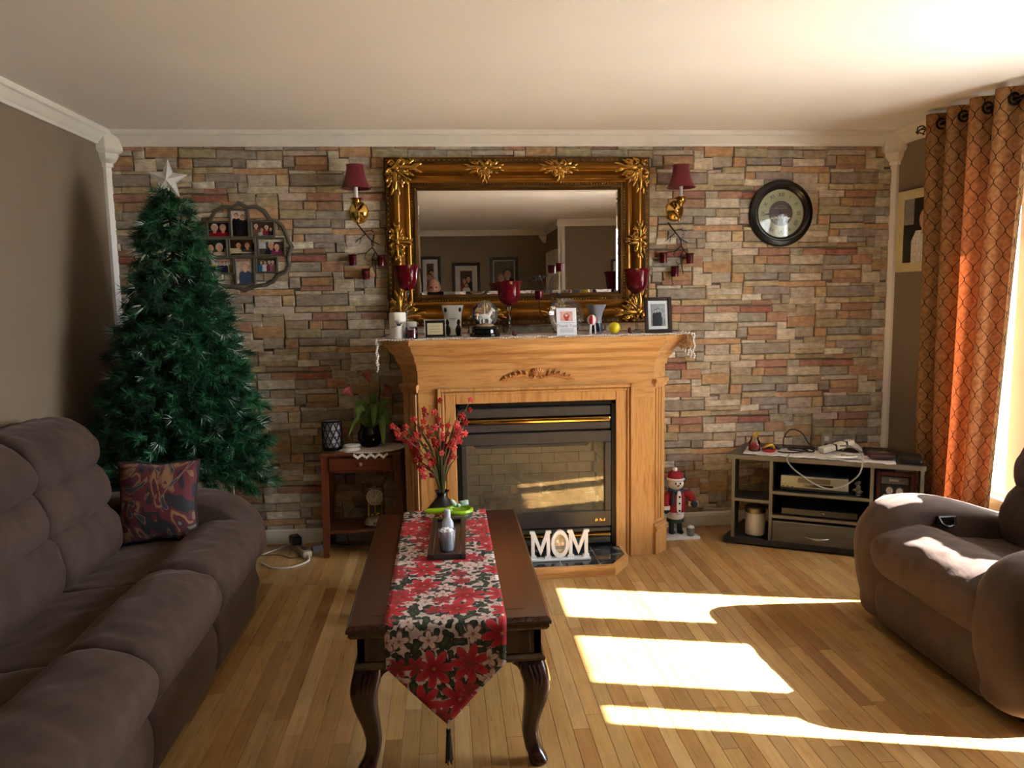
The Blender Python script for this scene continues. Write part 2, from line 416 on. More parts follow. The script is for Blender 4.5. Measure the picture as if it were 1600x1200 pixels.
def plank(m, L, wd, ox=0, oy=0, dz=0):
    g = .0005; b = .0008
    x0, x1, y0, y1 = ox+g, ox+wd-g, oy+g, oy+L-g
    r = lambda i, z: [(x0+i, y0+i, z), (x1-i, y0+i, z), (x1-i, y1-i, z), (x0+i, y1-i, z)]
    m.rings([r(0, -.014), r(0, -b+dz), r(b, dz)], cap0=False)
for k, p in enumerate(planks):
    c = jig(hx(rp.choice(FC)), rp); dz = rp.uniform(-.0004, 0)
    if k < 300:
        mm = M(); mm.C = c; plank(mm, p[3]-p[1], p[2]-p[0], dz=dz); obj('plank', mm, plank_m, fl, smooth=0, loc=(p[0], p[1], 0))
    else:
        restp.C = c; plank(restp, p[3]-p[1], p[2]-p[0], p[0], p[1], dz)
obj('planking', restp, plank_m, fl, smooth=0, kind='stuff')

# ---- mouldings
crown = [(0, .085), (.012, .085), (.016, .070), (.024, .064), (.046, .030), (.058, .024), (.062, .012), (.062, 0), (0, 0)]
def run(m, prof, p0, p1, nx, ny, flip=False):
    r = []
    for p in (p0, p1): r.append([(p[0]+nx*d, p[1]+ny*d, (H-q) if not flip else q) for d, q in prof])
    m.rings(r)
def trim(name, prof, p0, p1, nx, ny, flip=False):
    m = M(); run(m, prof, p0, p1, nx, ny, flip); return struct(name, m, white_trim, smooth=25)
trim('trim_1', crown, (0, -.012), (W, -.012), 0, -1)
trim('trim_2', crown, (0, 0), (0, YB), 1, 0)
trim('trim_3', crown, (W, 0), (W, YN), -1, 0)
trim('trim_4', crown, (0, YB), (XS, YB), 0, 1)
trim('trim_5', crown, (XS, YB), (XS, YN), -1, 0)
trim('trim_6', crown, (XS-.062, YN), (W, YN), 0, 1)
base = [(0, 0), (.016, 0), (.016, .066), (.013, .072), (.013, .080), (.006, .088), (0, .088)]
trim('baseboard_back', base, (0, -.016), (W, -.016), 0, -1, True)
trim('baseboard_left', base, (0, 0), (0, YB), 1, 0, True)
trim('baseboard_right', base, (W, 0), (W, YN), -1, 0, True)
trim('baseboard_rear', base, (0, YB), (XS, YB), 0, 1, True)
def pent(cx, cy, sx, sy, w_, z): return [(cx, cy, z), (cx+sx*w_, cy, z), (cx+sx*w_, cy+sy*w_*.45, z), (cx+sx*w_*.45, cy+sy*w_, z), (cx, cy+sy*w_, z)]
def corner(name, cx, cy, sx, sy, strip=True):
    m = M(); k = [(H, .085), (H-.075, .092), (H-.11, .096), (H-.122, .086), (H-.128, .070), (H-.150, .064), (H-.172, .048), (H-.178, .038), (H-.200, .036)]
    m.rings([pent(cx, cy, sx, sy, w_+.012, z) for z, w_ in k]); struct(name, m, white_trim, smooth=25)
    if strip:
        m = M(); m.rings([pent(cx, cy, sx, sy, .036, z) for z in (0, H-.19)]); struct(name+'0', m, white_trim, smooth=25)
corner('trim_11', 0, 0, 1, -1); corner('trim_12', W, 0, -1, -1); corner('trim_13', XS, YB, -1, 1, False)
m = M().box(XS-.045, YN-.03, 0, XS, YN+.012, H-.08); m.box(XS-.012, YN, 0, XS+.045, YN+.012, H-.08); struct('trim_14', m, white_trim)

# ---- window in the right wall (four lites), glass at x = 4.78
win = sroot('window_1', (0, 0, 0)); GX = 4.78
frame_m = pr('window_vinyl', '#f0efec', .3, var=.02)
m = M(); m.box(W-.01, WY0+.06, WZ1, W+.012-.03, WY1-.06, WZ1+.07); m.box(W-.02, WY0+.06, WZ0-.07, W+.0, WY1-.06, WZ0)
m.box(W-.02, WY0+.06, WZ0, W, WY0, WZ1); m.box(W-.02, WY1, WZ0, W, WY1-.06, WZ1)
m.box(W-.05, WY0+.08, WZ0-.02, W+.14, WY1-.08, WZ0+.012); obj('window_casing', m, white_trim, win)
lites = [(-.88, -1.06), (-1.50, -1.86), (-2.05, -2.47), (-2.63, -3.06)]
edges = [WY0]+[q for l in lites for q in l]+[WY1]
for a, b in zip(edges[0::2], edges[1::2]):
    obj('mullion', M().bbox(GX-.05, a, WZ0, GX+.05, b, WZ1, .006), frame_m, win)
for a, b in lites:
    m = M(); m.box(GX-.04, a, WZ0, GX+.04, b, WZ0+.05); m.box(GX-.04, a, WZ1-.05, GX+.04, b, WZ1); obj('sash_rail', m, frame_m, win)
    obj('pane', M().box(GX-.003, a, WZ0+.05, GX+.003, b, WZ1-.05), win_glass, win)
# outside: eave, ground
struct('eave', M().box(W+.14, YN, 2.345, W+.70, .3, 2.42), pr('soffit', '#e8e8e4', .6))
struct('ground', M().box(W+.15, -40, -.75, 60, 40, -.55), pr('outside_ground', '#a8a59e', .9, scale=.5))
# door in the return wall, seen in the mirror
dr = sroot('door_1', (XS, -6.3, 0))
m = M().box(-.02, -.42, 0, .0, .42, 2.0); obj('door_slab', m, white_trim, dr)
m = M()
for y in (-.27, .05):
    for z0, z1 in ((.2, .9), (1.05, 1.85)): m.bbox(-.032, y-.02, z0, -.018, y+.24, z1, .008)
obj('door_panel', m, white_trim, dr)
m = M().box(-.035, -.50, 0, .0, -.42, 2.08); m.box(-.035, .42, 0, 0, .50, 2.08); m.box(-.035, -.42, 2.0, 0, .42, 2.08); obj('door_casing', m, white_trim, dr)
m = M().ball((-.07, -.36, 1.0), .03); m.tube([(-.02, -.36, 1.0), (-.07, -.36, 1.0)], .01); obj('door_knob', m, brass, dr)
# ------------------------------------------------------------------ fireplace mantel
oak_h = wood('oak_across', '#a3703c', '#c09058', 'x', .32, .55); oak_v = wood('oak_upright', '#a3703c', '#c09058', 'z', .32, .55)
FX, FY = 2.3975, -.51
mant = thing('fireplace_mantel', 'honey oak fireplace mantel with crown shelf and angled pilasters on stone wall', 'mantel', (FX, 0, 0))
def offpoly(poly, d):
    """offset an open plan polyline outwards (to its left) with mitred corners"""
    n = len(poly); out = []
    for i, p in enumerate(poly):
        p = Vector(p); a = (p-Vector(poly[i-1])).normalized() if i else None; b = (Vector(poly[i+1])-p).normalized() if i < n-1 else None
        na = Vector((-a.y, a.x)) if a else None; nb_ = Vector((-b.y, b.x)) if b else None
        if na is None: q = p+nb_*d
        elif nb_ is None: q = p+na*d
        else:
            s_ = (na+nb_).normalized(); q = p+s_*(d/max(.3, s_.dot(na)))
        out.append((q.x, q.y))
    return out
hw, ch = .652, .086
plan = [(hw+ch, -.02), (hw+ch, FY+.080), (hw, FY), (-hw, FY), (-hw-ch, FY+.080), (-hw-ch, -.02)]
def sweep(m, prof, poly=plan, side=1):
    rr = []
    for d, z in prof: rr.append([(x, y, z) for x, y in offpoly(poly, side*d)])
    n = len(poly)
    vs = [p for r in rr for p in r]; fs = []
    for i in range(len(rr)-1):
        for j in range(n-1): fs.append((i*n+j, i*n+j+1, (i+1)*n+j+1, (i+1)*n+j))
    fs.append(tuple(range(n))); fs.append(tuple((len(rr)-1)*n+j for j in range(n)))
    m.add(vs, fs)
# body: a header and two legs around the opening (opening x -.455..+.435, z 0..0.895)
OX0, OX1, OZ = -.452, .436, .897
def legplan(x0, x1, outer): return [(outer*(hw+ch), -.02), (outer*(hw+ch), FY+.080), (outer*hw, FY), (x0, FY), (x0, -.02)]
for s_, xe in ((-1, OX0), (1, OX1)):
    poly = legplan(xe, 0, s_); obj('leg', M().prism(poly, 0, OZ), oak_v, mant, smooth=20)
obj('header', M().prism(plan, OZ, 1.12), oak_h, mant, smooth=20)
m = M(); sweep(m, [(0, 1.085), (.010, 1.085), (.012, 1.10), (.016, 1.118), (.034, 1.140), (.040, 1.165), (.048, 1.172), (.066, 1.190), (.078, 1.214), (.082, 1.222), (.094, 1.222), (.100, 1.230), (.100, 1.250), (.096, 1.256), (0, 1.256)])
obj('crown_shelf', m, oak_h, mant, smooth=25)
def facet(s_, z0, z1, d, inset=0):
    """slab standing proud on the angled pilaster face"""
    a = Vector((s_*hw, FY)); b = Vector((s_*(hw+ch), FY+.080)); t = (b-a).normalized(); nn = Vector((s_*.683, -.731))
    p0, p1 = a+t*inset, b-t*inset
    return [tuple(p0), tuple(p1), tuple(p1+nn*d), tuple(p0+nn*d)]
for s_ in (-1, 1):
    m = M()
    for z0, z1, d in ((.965, .985, .012), (.985, 1.004, .022), (1.004, 1.010, .016)): m.prism(facet(s_, 0, 0, d, -.008 if d > .015 else 0), z0, z1)
    obj('capital', m, oak_h, mant)
    m = M(); m.prism(facet(s_, 0, 0, .018), 0, .135)
    for z0, z1, d in ((.135, .150, .026), (.150, .166, .020), (.166, .178, .010)): m.prism(facet(s_, 0, 0, d), z0, z1)
    obj('plinth', m, oak_v, mant)
    m = M()
    for i_ in (.012, .040, .068): 
        q = facet(s_, 0, 0, .008, i_); a, b = Vector(q[0]), Vector((s_*(hw+ch), FY+.080)); t = (b-Vector((s_*hw, FY))).normalized()
        p = Vector((s_*hw, FY))+t*i_; nn = Vector((s_*.683, -.731))
        m.prism([tuple(p), tuple(p+t*.022), tuple(p+t*.020+nn*.009), tuple(p+t*.002+nn*.009)], .20, .955)
    obj('reeding', m, oak_v, mant)
# raised moulding round the opening
def band(m, x0, x1, zt, wd, y0, y1):
    m.bbox(x0-wd, y0, 0, x0, y1, zt+wd, .004); m.bbox(x1, y0, 0, x1+wd, y1, zt+wd, .004); m.bbox(x0, y0, zt, x1, y1, zt+wd, .004)
m = M(); band(m, OX0-.080, OX1+.080, OZ+.070, .018, FY+.01, FY-.020); band(m, OX0-.062, OX1+.062, OZ+.052, .014, FY+.01, FY-.012)
obj('opening_moulding', m, oak_v, mant)
m = M(); band(m, OX0, OX1, OZ, .058, FY+.01, FY-.006); obj('opening_facing', m, oak_v, mant)
# carved applique
m = M(); y = FY-.004
def curl(m, cx, cz, r, turns, s0, yy, r0=.006, flip=1):
    pts = []; n = int(18*turns)
    for i in range(n+1):
        t = i/n; a = s0+flip*2*pi*turns*t; rr = r*(1-.8*t); pts.append((cx+rr*cos(a), yy-.004*t, cz+rr*sin(a)))
    m.tube(pts, [r0*(1-.45*i/n) for i in range(n+1)], 6)
def leaf3(m, p, ang, L, wd, yy, th=.006):
    m.ball((p[0]+cos(ang)*L/2, yy, p[1]+sin(ang)*L/2), 1, (L/2, th, wd), 8, 6, Matrix.Rotation(-ang, 3, 'Y'))
cz = 1.046
for k in range(7): leaf3(m, (0, cz-.004), radians(30+20*k), .052-.006*abs(k-3)*.6, .009, y-.004, .009)
for s_ in (-1, 1):
    curl(m, s_*.030, cz-.006, .016, 1.1, pi/2, y-.003, .006, s_)
    for i, (dx, dz, L) in enumerate(((.055, .012, .040), (.085, .014, .042), (.115, .008, .038), (.145, .000, .034), (.170, -.008, .030))):
        leaf3(m, (s_*dx, cz+dz-.012), radians(60) if s_ > 0 else radians(120), L*.8, .008, y-.003, .008)
        leaf3(m, (s_*dx, cz+dz-.016), radians(15) if s_ > 0 else radians(165), L*.9, .007, y-.003, .007)
        curl(m, s_*(dx+.008), cz+dz-.014, .011, .9, 0, y-.003, .0045, s_)
    m.tube(spl([(s_*.02, y, cz-.014), (s_*.09, y-.004, cz-.002), (s_*.15, y-.003, cz-.014), (s_*.205, y, cz-.028)]), .006, 6)
obj('carved_applique', m, wood('oak_carved', '#8f5420', '#b87836', 'x', .4, .6), mant)

# ------------------------------------------------------------------ gas fireplace insert
ins = thing('fireplace_insert', 'black gas fireplace insert with brass louvre strips and glass front in oak mantel', 'fireplace', (FX, 0, .06))
X0, X1, ZT = OX0, OX1, OZ-.06; yf = -.505
grey_metal = pr('charcoal_metal', '#4a4744', .42, .5, var=.08)
m = M(); m.box(X0, yf, 0, X0+.022, yf+.02, ZT); m.box(X1-.022, yf, 0, X1, yf+.02, ZT); m.box(X0, yf, ZT-.022, X1, yf+.02, ZT); m.box(X0, yf, 0, X1, yf+.02, .012)
obj('outer_trim', m, black_metal, ins)
for z0, z1 in ((ZT-.085, ZT-.030), (ZT-.165, ZT-.122), (.014, .050), (.082, .108)): obj('louvre', M().bbox(X0+.024, yf+.006, z0, X1-.024, yf+.05, z1, .006), grey_metal, ins)
for z0, z1 in ((ZT-.118, ZT-.092), (.056, .078)):
    obj('brass_strip', M().bbox(X0+.026, yf-.002, z0, X1-.026, yf+.03, z1, .008, 2), brass, ins)
gx0, gx1, gz0, gz1 = X0+.058, X1-.062, .205, .600
m = M(); m.bbox(X0+.024, yf, gz1, X1-.024, yf+.03, ZT-.172, .004); m.bbox(X0+.024, yf, .115, X1-.024, yf+.03, gz0, .004)
m.bbox(X0+.024, yf, gz0, gx0, yf+.03, gz1, .004); m.bbox(gx1, yf, gz0, X1-.024, yf+.03, gz1, .004)
obj('door_frame', m, grey_metal, ins)
obj('glass_front', M().box(gx0-.004, yf+.014, gz0-.004, gx1+.004, yf+.019, gz1+.004), clear('hearth_glass', (.97, .97, .96), 1.6, 1.5, .10, hx('#c9c2a8')), ins)
# firebox lined with bricks
fire = pr('firebrick', None, .85, vcol=True, var=.15, scale=25, bump=.3)
m = M(); m.C = hx('#8d8468'); m.box(gx0-.01, -.20, .10, gx1+.01, -.185, .63); m.box(gx0-.02, yf+.03, .10, gx0-.005, -.19, .63); m.box(gx1+.005, yf+.03, .10, gx1+.02, -.19, .63); m.box(gx0-.02, yf+.03, .09, gx1+.02, -.18, .11); m.box(gx0-.02, yf+.03, .62, gx1+.02, -.18, .63)
fb = obj('firebox', m, fire, ins)
bw, bh = .15, .062; rb = random.Random(4)
for r_ in range(8):
    z = .115+r_*bh; x = gx0-(bw/2 if r_ % 2 else 0)
    while x < gx1:
        a, b = max(x, gx0-.004)+.002, min(x+bw, gx1+.004)-.002
        if b-a > .02:
            mm = M(); mm.C = jig(hx('#ddd5ba'), rb); mm.bbox(a, -.206, z+.002, b, -.196, z+bh-.002, .003); obj('brick', mm, fire, fb)
        x += bw
    for xs, sg in ((gx0-.005, 1), (gx1+.005, -1)):
        yy = -.21-(bw/2 if r_ % 2 else 0)
        while yy > yf+.05:
            a, b = max(yy-bw, yf+.035)+.002, yy-.002
            if b-a > .02:
                mm = M(); mm.C = jig(hx('#e2dbc4'), rb); mm.bbox(xs, a, z+.002, xs+sg*.008, b, z+bh-.002, .003); obj('brick', mm, fire, fb)
            yy -= bw
obj('smoke_hood', M().prism([(gx0+.05, .575), (gx1-.09, .575), (gx1-.06, .61), (gx0+.02, .61)], yf+.04, yf+.09, 'y'), black_metal, ins)
logm = pr('ceramic_log', '#9a8a72', .9, var=.45, scale=14, bump=.8, bscale=40)
rl = random.Random(2)
def log(p0, p1, r):
    pts = [Vector(p0).lerp(Vector(p1), t/7)+Vector((rl.uniform(-1, 1), rl.uniform(-1, 1), rl.uniform(-1, 1)))*.006 for t in range(8)]
    return M().tube(pts, [r*rl.uniform(.8, 1.1) for _ in pts], 10)
for p0, p1, r in (((-.30, -.32, .24), (.30, -.29, .23), .052), ((-.27, -.42, .21), (.20, -.41, .20), .046), ((-.16, -.37, .30), (.12, -.40, .265), .036), ((-.10, -.30, .385), (.06, -.40, .30), .030), ((-.20, -.39, .27), (.16, -.31, .31), .032), ((-.30, -.44, .17), (.28, -.44, .165), .035)):
    obj('log', log(p0, p1, r), logm, ins)
m = M(); m.box(-.36, -.46, .11, .36, -.27, .135); obj('burner_tray', m, black_metal, ins)
m = M()
for i in range(7): m.tube([(X1-.115+i*.008, yf-.003, .148+.004*(i % 2)), (X1-.112+i*.008, yf-.003, .164-.005*(i % 3))], .0022, 5)
m.tube([(X1-.118, yf-.003, .147), (X1-.058, yf-.003, .150)], .0018, 5); obj('maker_badge', m, brass, ins)

# ------------------------------------------------------------------ hearth
hr = thing('hearth', 'low hearth of dark marble tiles with oak edging in front of fireplace', 'hearth', (FX, 0, 0))
yb_ = FY-.0055; HP = [(-.4515, FY+.004), (-.4515, yb_), (-.470, yb_), (-.470, -.665), (-.365, -.815), (.365, -.815), (.470, -.665), (.470, yb_), (.4355, yb_), (.4355, FY+.004)]
inn = [(-.4515, FY+.004), (-.4515, yb_), (-.452, yb_), (-.452, -.659), (-.356, -.797), (.356, -.797), (.452, -.659), (.452, yb_), (.4355, yb_), (.4355, FY+.004)]
m = M(); m.rings([[(x, y, 0) for x, y in HP], [(x, y, .056) for x, y in HP], [(x, y, .060) for x, y in inn], [(x, y, .040) for x, y in inn]], cap0=True, cap1=True)
obj('edging', m, oak_h, hr, smooth=20)
obj('grout_bed', M().prism(inn, .045, .0585), pr('grout', '#d8d4cb', .9), hr)
w = N('dark_marble'); v = w.coord('World', (1, 1, 1)); f = w.noise(v, 9, 6, .7, 1.5)
w.P(Base_Color=w.ramp(f, [(.3, hx('#1b1e22')), (.55, hx('#34383d')), (.68, hx('#8a8f94')), (.75, hx('#2b2f34'))]), Roughness=.12); marble = w.m
def clip(poly, a, b, c):
    out = []
    for i in range(len(poly)):
        p, q = poly[i], poly[(i+1) % len(poly)]; dp = a*p[0]+b*p[1]-c; dq = a*q[0]+b*q[1]-c
        if dp <= 0: out.append(p)
        if (dp < 0) != (dq < 0) and dp != dq: t = dp/(dp-dq); out.append((p[0]+(q[0]-p[0])*t, p[1]+(q[1]-p[1])*t))
    return out
xs = [-.6, -.3217, -.1184, .0849, .2882, .6]; ys = [-.9, -.635, -.44]
for i in range(5):
    for j in range(2):
        g = .0025; q = clip(clip(clip(clip(inn, -1, 0, -(xs[i]+g)), 1, 0, xs[i+1]-g), 0, -1, -(ys[j]+g)), 0, 1, ys[j+1]-g)
        if len(q) > 2: obj('tile', M().prism(q, .05, .0605), marble, hr)

# ------------------------------------------------------------------ gilded mirror
mir = thing('gilded_mirror', 'large mirror in ornate gilded frame hung above mantel', 'mirror', (2.357, 0, 1.30))
mx0, mx1, mz0, mz1 = -.785, .787, .005, .988          # outer edge
ix0, ix1, iz0, iz1 = -.604, .604, .195, .806          # sight edge
def frame_sweep(m, prof, x0, x1, z0, z1):
    """profile (inset from outer edge, y) swept round a rectangle"""
    rr = []
    for d, y in prof: rr.append([(x0+d, y, z0+d), (x1-d, y, z0+d), (x1-d, y, z1-d), (x0+d, y, z1-d)])
    rr2 = [[rr[k][c] for k in range(len(prof))] for c in range(4)]
    m.rings(rr2, closed=True)
gdark = pr('gilt_dark', '#5c3f16', .4, .7, var=.3, scale=10); gbrt = pr('gilt_bright', '#b3853a', .22, .9, var=.2, scale=12)
m = M(); frame_sweep(m, [(0, -.015), (0, -.052), (.006, -.058), (.028, -.058), (.034, -.05), (.034, -.015)], mx0, mx1, mz0, mz1); obj('outer_rim', m, gdark, mir, smooth=25)
prof = [(.030, -.02), (.030, -.052)]+[(.034+.064*t/8, -.052-.026*sin(pi*t/8)) for t in range(9)]+[(.100, -.048), (.104, -.040), (.112, -.040)]+[(.112+.03*t/5, -.042-.008*sin(pi*t/5)) for t in range(6)]+[(.144, -.030), (.144, -.02)]
m = M(); frame_sweep(m, prof, mx0, mx1, mz0, mz1); obj('cove_frame', m, pr('gilt_body', '#8f6022', .28, .85, var=.22, scale=7), mir, smooth=40)
m = M(); frame_sweep(m, [(.142, -.015), (.142, -.036), (.160, -.036), (.164, -.042), (.172, -.042), (.184, -.028), (.184, -.015)], mx0, mx1, mz0, mz1); obj('inner_rim', m, gdark, mir, smooth=25)
def beads(d, r, step, y):
    m = M(); x0, x1, z0, z1 = mx0+d, mx1-d, mz0+d, mz1-d
    for (ax, az), (bx_, bz) in (((x0, z0), (x1, z0)), ((x1, z0), (x1, z1)), ((x1, z1), (x0, z1)), ((x0, z1), (x0, z0))):
        L = sqrt((bx_-ax)**2+(bz-az)**2); n = int(L/step)
        for i in range(n): t = i/n; m.ball((ax+(bx_-ax)*t, y, az+(bz-az)*t), r, (1, 1, 1), 6, 4)
    return m
obj('bead_row', beads(.151, .0055, .0165, -.038), gbrt, mir, kind='stuff'); obj('bead_row', beads(.017, .005, .030, -.059), pr('bead_dark', '#8a7a5c', .3, .8), mir, kind='stuff')
def orn(pts):
    pass
def acanthus(m, T, s=1.0):
    """spray of scrolls and leaves growing along +x from the origin, mirrored in z"""
    old = m.T; m.T = T
    for fl in (1, -1):
        curl(m, .020*s, fl*.018*s, .018*s, 1.4, pi/2, -.006, .0055*s, -fl)
        curl(m, .052*s, fl*.022*s, .013*s, 1.2, pi/2, -.006, .0045*s, -fl)
        for a, L, x in ((50, .045, .0), (25, .060, .02), (70, .030, .03), (15, .045, .06)):
            leaf3(m, (x*s, fl*.004*s), fl*radians(a), L*s, .0075*s, -.006, .007)
    leaf3(m, (0, 0), 0, .09*s, .010*s, -.010, .009)
    m.ball((.004*s, -.010, 0), .013*s, (1, .7, 1), 10, 6); m.T = old
yo = -.066
for cx, cz_, a in ((mx0+.062, mz1-.062, -45), (mx1-.062, mz1-.062, -135), (mx0+.062, mz0+.062, 45), (mx1-.062, mz0+.062, 135)):
    m = M(); sx = 1 if cx < 0 else -1; sz = 1 if cz_ < .5 else -1
    acanthus(m, TR(cx, yo, cz_) @ RY(-radians(0 if sx > 0 else 180)), 1.5)
    acanthus(m, TR(cx, yo, cz_) @ RY(-radians(90 if sz > 0 else -90)), 1.5)
    acanthus(m, TR(cx+sx*.012, yo-.004, cz_+sz*.012) @ RY(-radians(a)), 1.0)
    curl(m, cx-sx*.024, cz_-sz*.024, .020, 1.2, 0, yo-.002, .007); m.ball((cx-sx*.02, yo-.004, cz_-sz*.02), .014, (1, .6, 1), 10, 6)
    obj('corner_ornament', m, gbrt, mir)
for x, z, a in [(x, z, a) for x in (-.205, .235) for z, a in ((mz1-.062, -90), (mz0+.062, 90))]+[(mx0+.062, .50, 0), (mx1-.062, .50, 180)]:
    m = M(); acanthus(m, TR(x, yo, z) @ RY(-radians(a)), .9)
    for da in (90, -90): acanthus(m, TR(x, yo, z) @ RY(-radians(a+da)), 1.15)
    obj('edge_ornament', m, gbrt, mir)
# bevelled mirror glass
mm_ = N('silvered_glass').P(Base_Color=(.93, .93, .92, 1), Metallic=1.0, Roughness=.0)
m = M(); b = .018
r = lambda i, y: [(ix0-.004+i, y, iz0-.004+i), (ix1+.004-i, y, iz0-.004+i), (ix1+.004-i, y, iz1+.004-i), (ix0-.004+i, y, iz1+.004-i)]
m.rings([r(0, -.016), r(0, -.020), r(b, -.024)]); obj('mirror_glass', m, mm_, mir, smooth=0)
m = M(); m.box(mx0+.02, -.016, mz0+.02, mx1-.02, -.002, mz1-.02); obj('backing', m, black_plastic, mir)

# ------------------------------------------------------------------ wall sconces
def sconce(loc, label):
    t = thing('wall_sconce', label, 'sconce', loc, 0, 'brass wall sconces beside the mirror')
    m = M(); m.T = TR(0, -.012, 0) @ RX(pi/2)
    m.lathe([(0.0, -.012), (.058, -.012), (.060, -.004), (.052, .006), (.050, .010), (.036, .016), (.022, .026), (.0, .028)], n=28, sy=1.12); obj('backplate', m, brass, t)
    m = M(); m.tube(spl([(0, -.035, .0), (0, -.075, -.045), (0, -.125, -.045), (0, -.140, -.005), (0, -.140, .03)], 7), .0065, 8)
    m.ball((0, -.045, -.015), .012); m.ball((0, -.10, -.062), .010, (1, 1, 1.6)); obj('arm', m, brass, t)
    m = M(); m.lathe([(0, .010), (.012, .012), (.016, .022), (.030, .034), (.034, .042), (.024, .044), (.026, .052), (.040, .060), (.038, .064), (0, .066)], (0, -.14, 0), 20); obj('drip_cup', m, brass, t)
    m = M(); m.lathe([(.011, .062), (.011, .150), (0, .152)], (0, -.14, 0), 12); obj('candle_sleeve', m, white_matte, t)
    m = M(); n = 8; pr_ = [(.048, .248), (.050, .222), (.056, .190), (.066, .156), (.083, .120)]
    rr = []
    for R, z in pr_: rr.append([(R*cos(2*pi*j/32)*(1-.025*abs(sin(4*2*pi*j/32))), -.14+R*sin(2*pi*j/32)*(1-.025*abs(sin(4*2*pi*j/32))), z) for j in range(32)])
    inner_ = [[(x*.965, -.14+(y+.14)*.965, z) for x, y, z in q] for q in rr[::-1]]
    m.rings(rr+inner_, closed=True)
    sh = obj('lamp_shade', m, pr('burgundy_satin', '#6a0c20', .38, var=.12, scale=20, Sheen_Weight=.1), t, smooth=50)
    for R, z in ((.049, .248), (.0835, .120)): obj('shade_trim', M().tube([(R*cos(2*pi*j/28), -.14+R*sin(2*pi*j/28), z) for j in range(28)], .003, 6, True), MATS['burgundy_satin'], sh)
    return t
p = at(561, 331.5, 'y', -.015); p2 = at(1054, 329, 'y', -.015)
sconce((p.x, 0, p.z), 'brass wall sconce with burgundy shade on christmas tree side of mirror'); sconce((p2.x, 0, p2.z), 'brass wall sconce with burgundy shade on black clock side of mirror')

# ------------------------------------------------------------------ branch candle holders on the wall
iron = pr('twig_iron', '#2c211b', .6, .4, var=.2)
def W5(u, v, y=-.03): q = at(500+u/5.46, 240+v/5.46, 'y', y); return q
o5 = W5(430, 800, 0)
def L5(u, v, y=-.03): q = W5(u, v, y); return (q.x-o5.x, y, q.z-o5.z)
def branch_holder(loc, label):
    t = thing('branch_candle_holder', label, 'candle holder', loc, 0, 'twig candle holders beside the mirror')
    m = M()
    for pts, r in (([(315, 595), (370, 665), (440, 745), (505, 775)], .005), ([(440, 745), (446, 800), (390, 850), (340, 856), (290, 866)], .0042), ([(446, 800), (475, 845), (518, 890)], .0042),
                   ([(470, 840), (442, 900), (450, 960), (478, 1040)], .0038), ([(446, 955), (410, 985), (392, 1010)], .0035), ([(442, 905), (480, 915), (520, 905)], .003),
                   ([(375, 668), (430, 655), (490, 672)], .003), ([(430, 655), (455, 640)], .0022), ([(440, 658), (472, 690)], .0022), ([(385, 690), (350, 715), (300, 760)], .003), ([(350, 715), (338, 770)], .0025), ([(330, 735), (296, 740)], .002),
                   ([(395, 850), (378, 880), (392, 900)], .0025), ([(380, 1060), (374, 1110), (380, 1145)], .0025), ([(376, 1100), (350, 1090)], .002), ([(440, 745), (470, 712)], .0022), ([(425, 960), (400, 935)], .002)):
        m.tube([L5(u, v, -.028-.006*sin(i)) for i, (u, v) in enumerate(pts)], [r*(1-.35*i/(len(pts)-1)) for i in range(len(pts))], 6)
    for u, v in ((440, 745), (446, 800), (450, 900)): m.tube([L5(u, v, -.028), L5(u, v, -.001)], .003, 6)
    obj('twig', m, iron, t)
    for u, v in ((280, 910), (522, 915), (392, 1030)):
        c = L5(u, v, -.045); m = M()
        m.lathe([(0, -.030), (.021, -.030), (.0225, .024), (.028, .032), (.0265, .033), (.021, .025), (.019, -.026), (0, -.027)], c, 20); q = obj('candle_cup', m, red_glass, t)
        m = M(); m.lathe([(0, -.026), (.0185, -.026), (.0185, .004), (0, .004)], c, 14); obj('tealight', m, pr('red_wax', '#7d0f1c', .5), q)
        m = M(); m.tube([(c[0]+.0235*cos(a), c[1]+.0235*sin(a), c[2]+.020) for a in [2*pi*i/18 for i in range(18)]], .0018, 5, True); m.tube([(c[0], c[1]+.0235, c[2]+.02), (c[0], -.026, c[2]+.03)], .0022, 5); obj('cup_ring', m, iron, q)
    for u, v in ((472, 1045), (378, 1150), (462, 700), (392, 1140)): obj('berry', M().ball(L5(u, v, -.03), .005, (1, 1, 1), 6, 4), pr('berry_red', '#8c1f1f', .35), t)
    return t
branch_holder((o5.x, 0, o5.z), 'dark twig wall candle holder with red cups between collage frame and mirror')
q5 = at(1010+(265)/5.46, 240+785/5.46, 'y', 0); branch_holder((q5.x, 0, q5.z), 'dark twig wall candle holder with red cups on clock side of mirror')

# ------------------------------------------------------------------ wall clock
ck = thing('wall_clock', 'round black wall clock with cream roman numeral dial on stone wall', 'clock', (3.977, 0, 1.954))
RF = RX(pi/2)     # lathe axis turned to face -y
m = M(); m.T = TR(0, -.002, 0) @ RF
m.lathe([(0, 0), (.196, 0), (.203, .008), (.203, .020), (.196, .034), (.184, .040), (.172, .042), (.164, .036), (.160, .036), (.152, .030), (.146, .024), (.144, .014), (0, .013)], n=64); obj('case', m, pr('clock_black', '#16130f', .25, var=.1), ck)
m = M(); m.T = TR(0, -.0165, 0) @ RF; m.lathe([(0, 0), (.145, 0), (.145, .001), (0, .001)], n=64); obj('dial', m, pr('dial_cream', '#c9c79a', .5, var=.12, scale=14), ck)
m = M(); m.T = TR(0, -.018, 0) @ RF; m.lathe([(0, 0), (.076, 0), (.076, .0006), (0, .0006)], n=48); obj('dial_centre', m, pr('dial_brown', '#5a4640', .5), ck)
m = M()
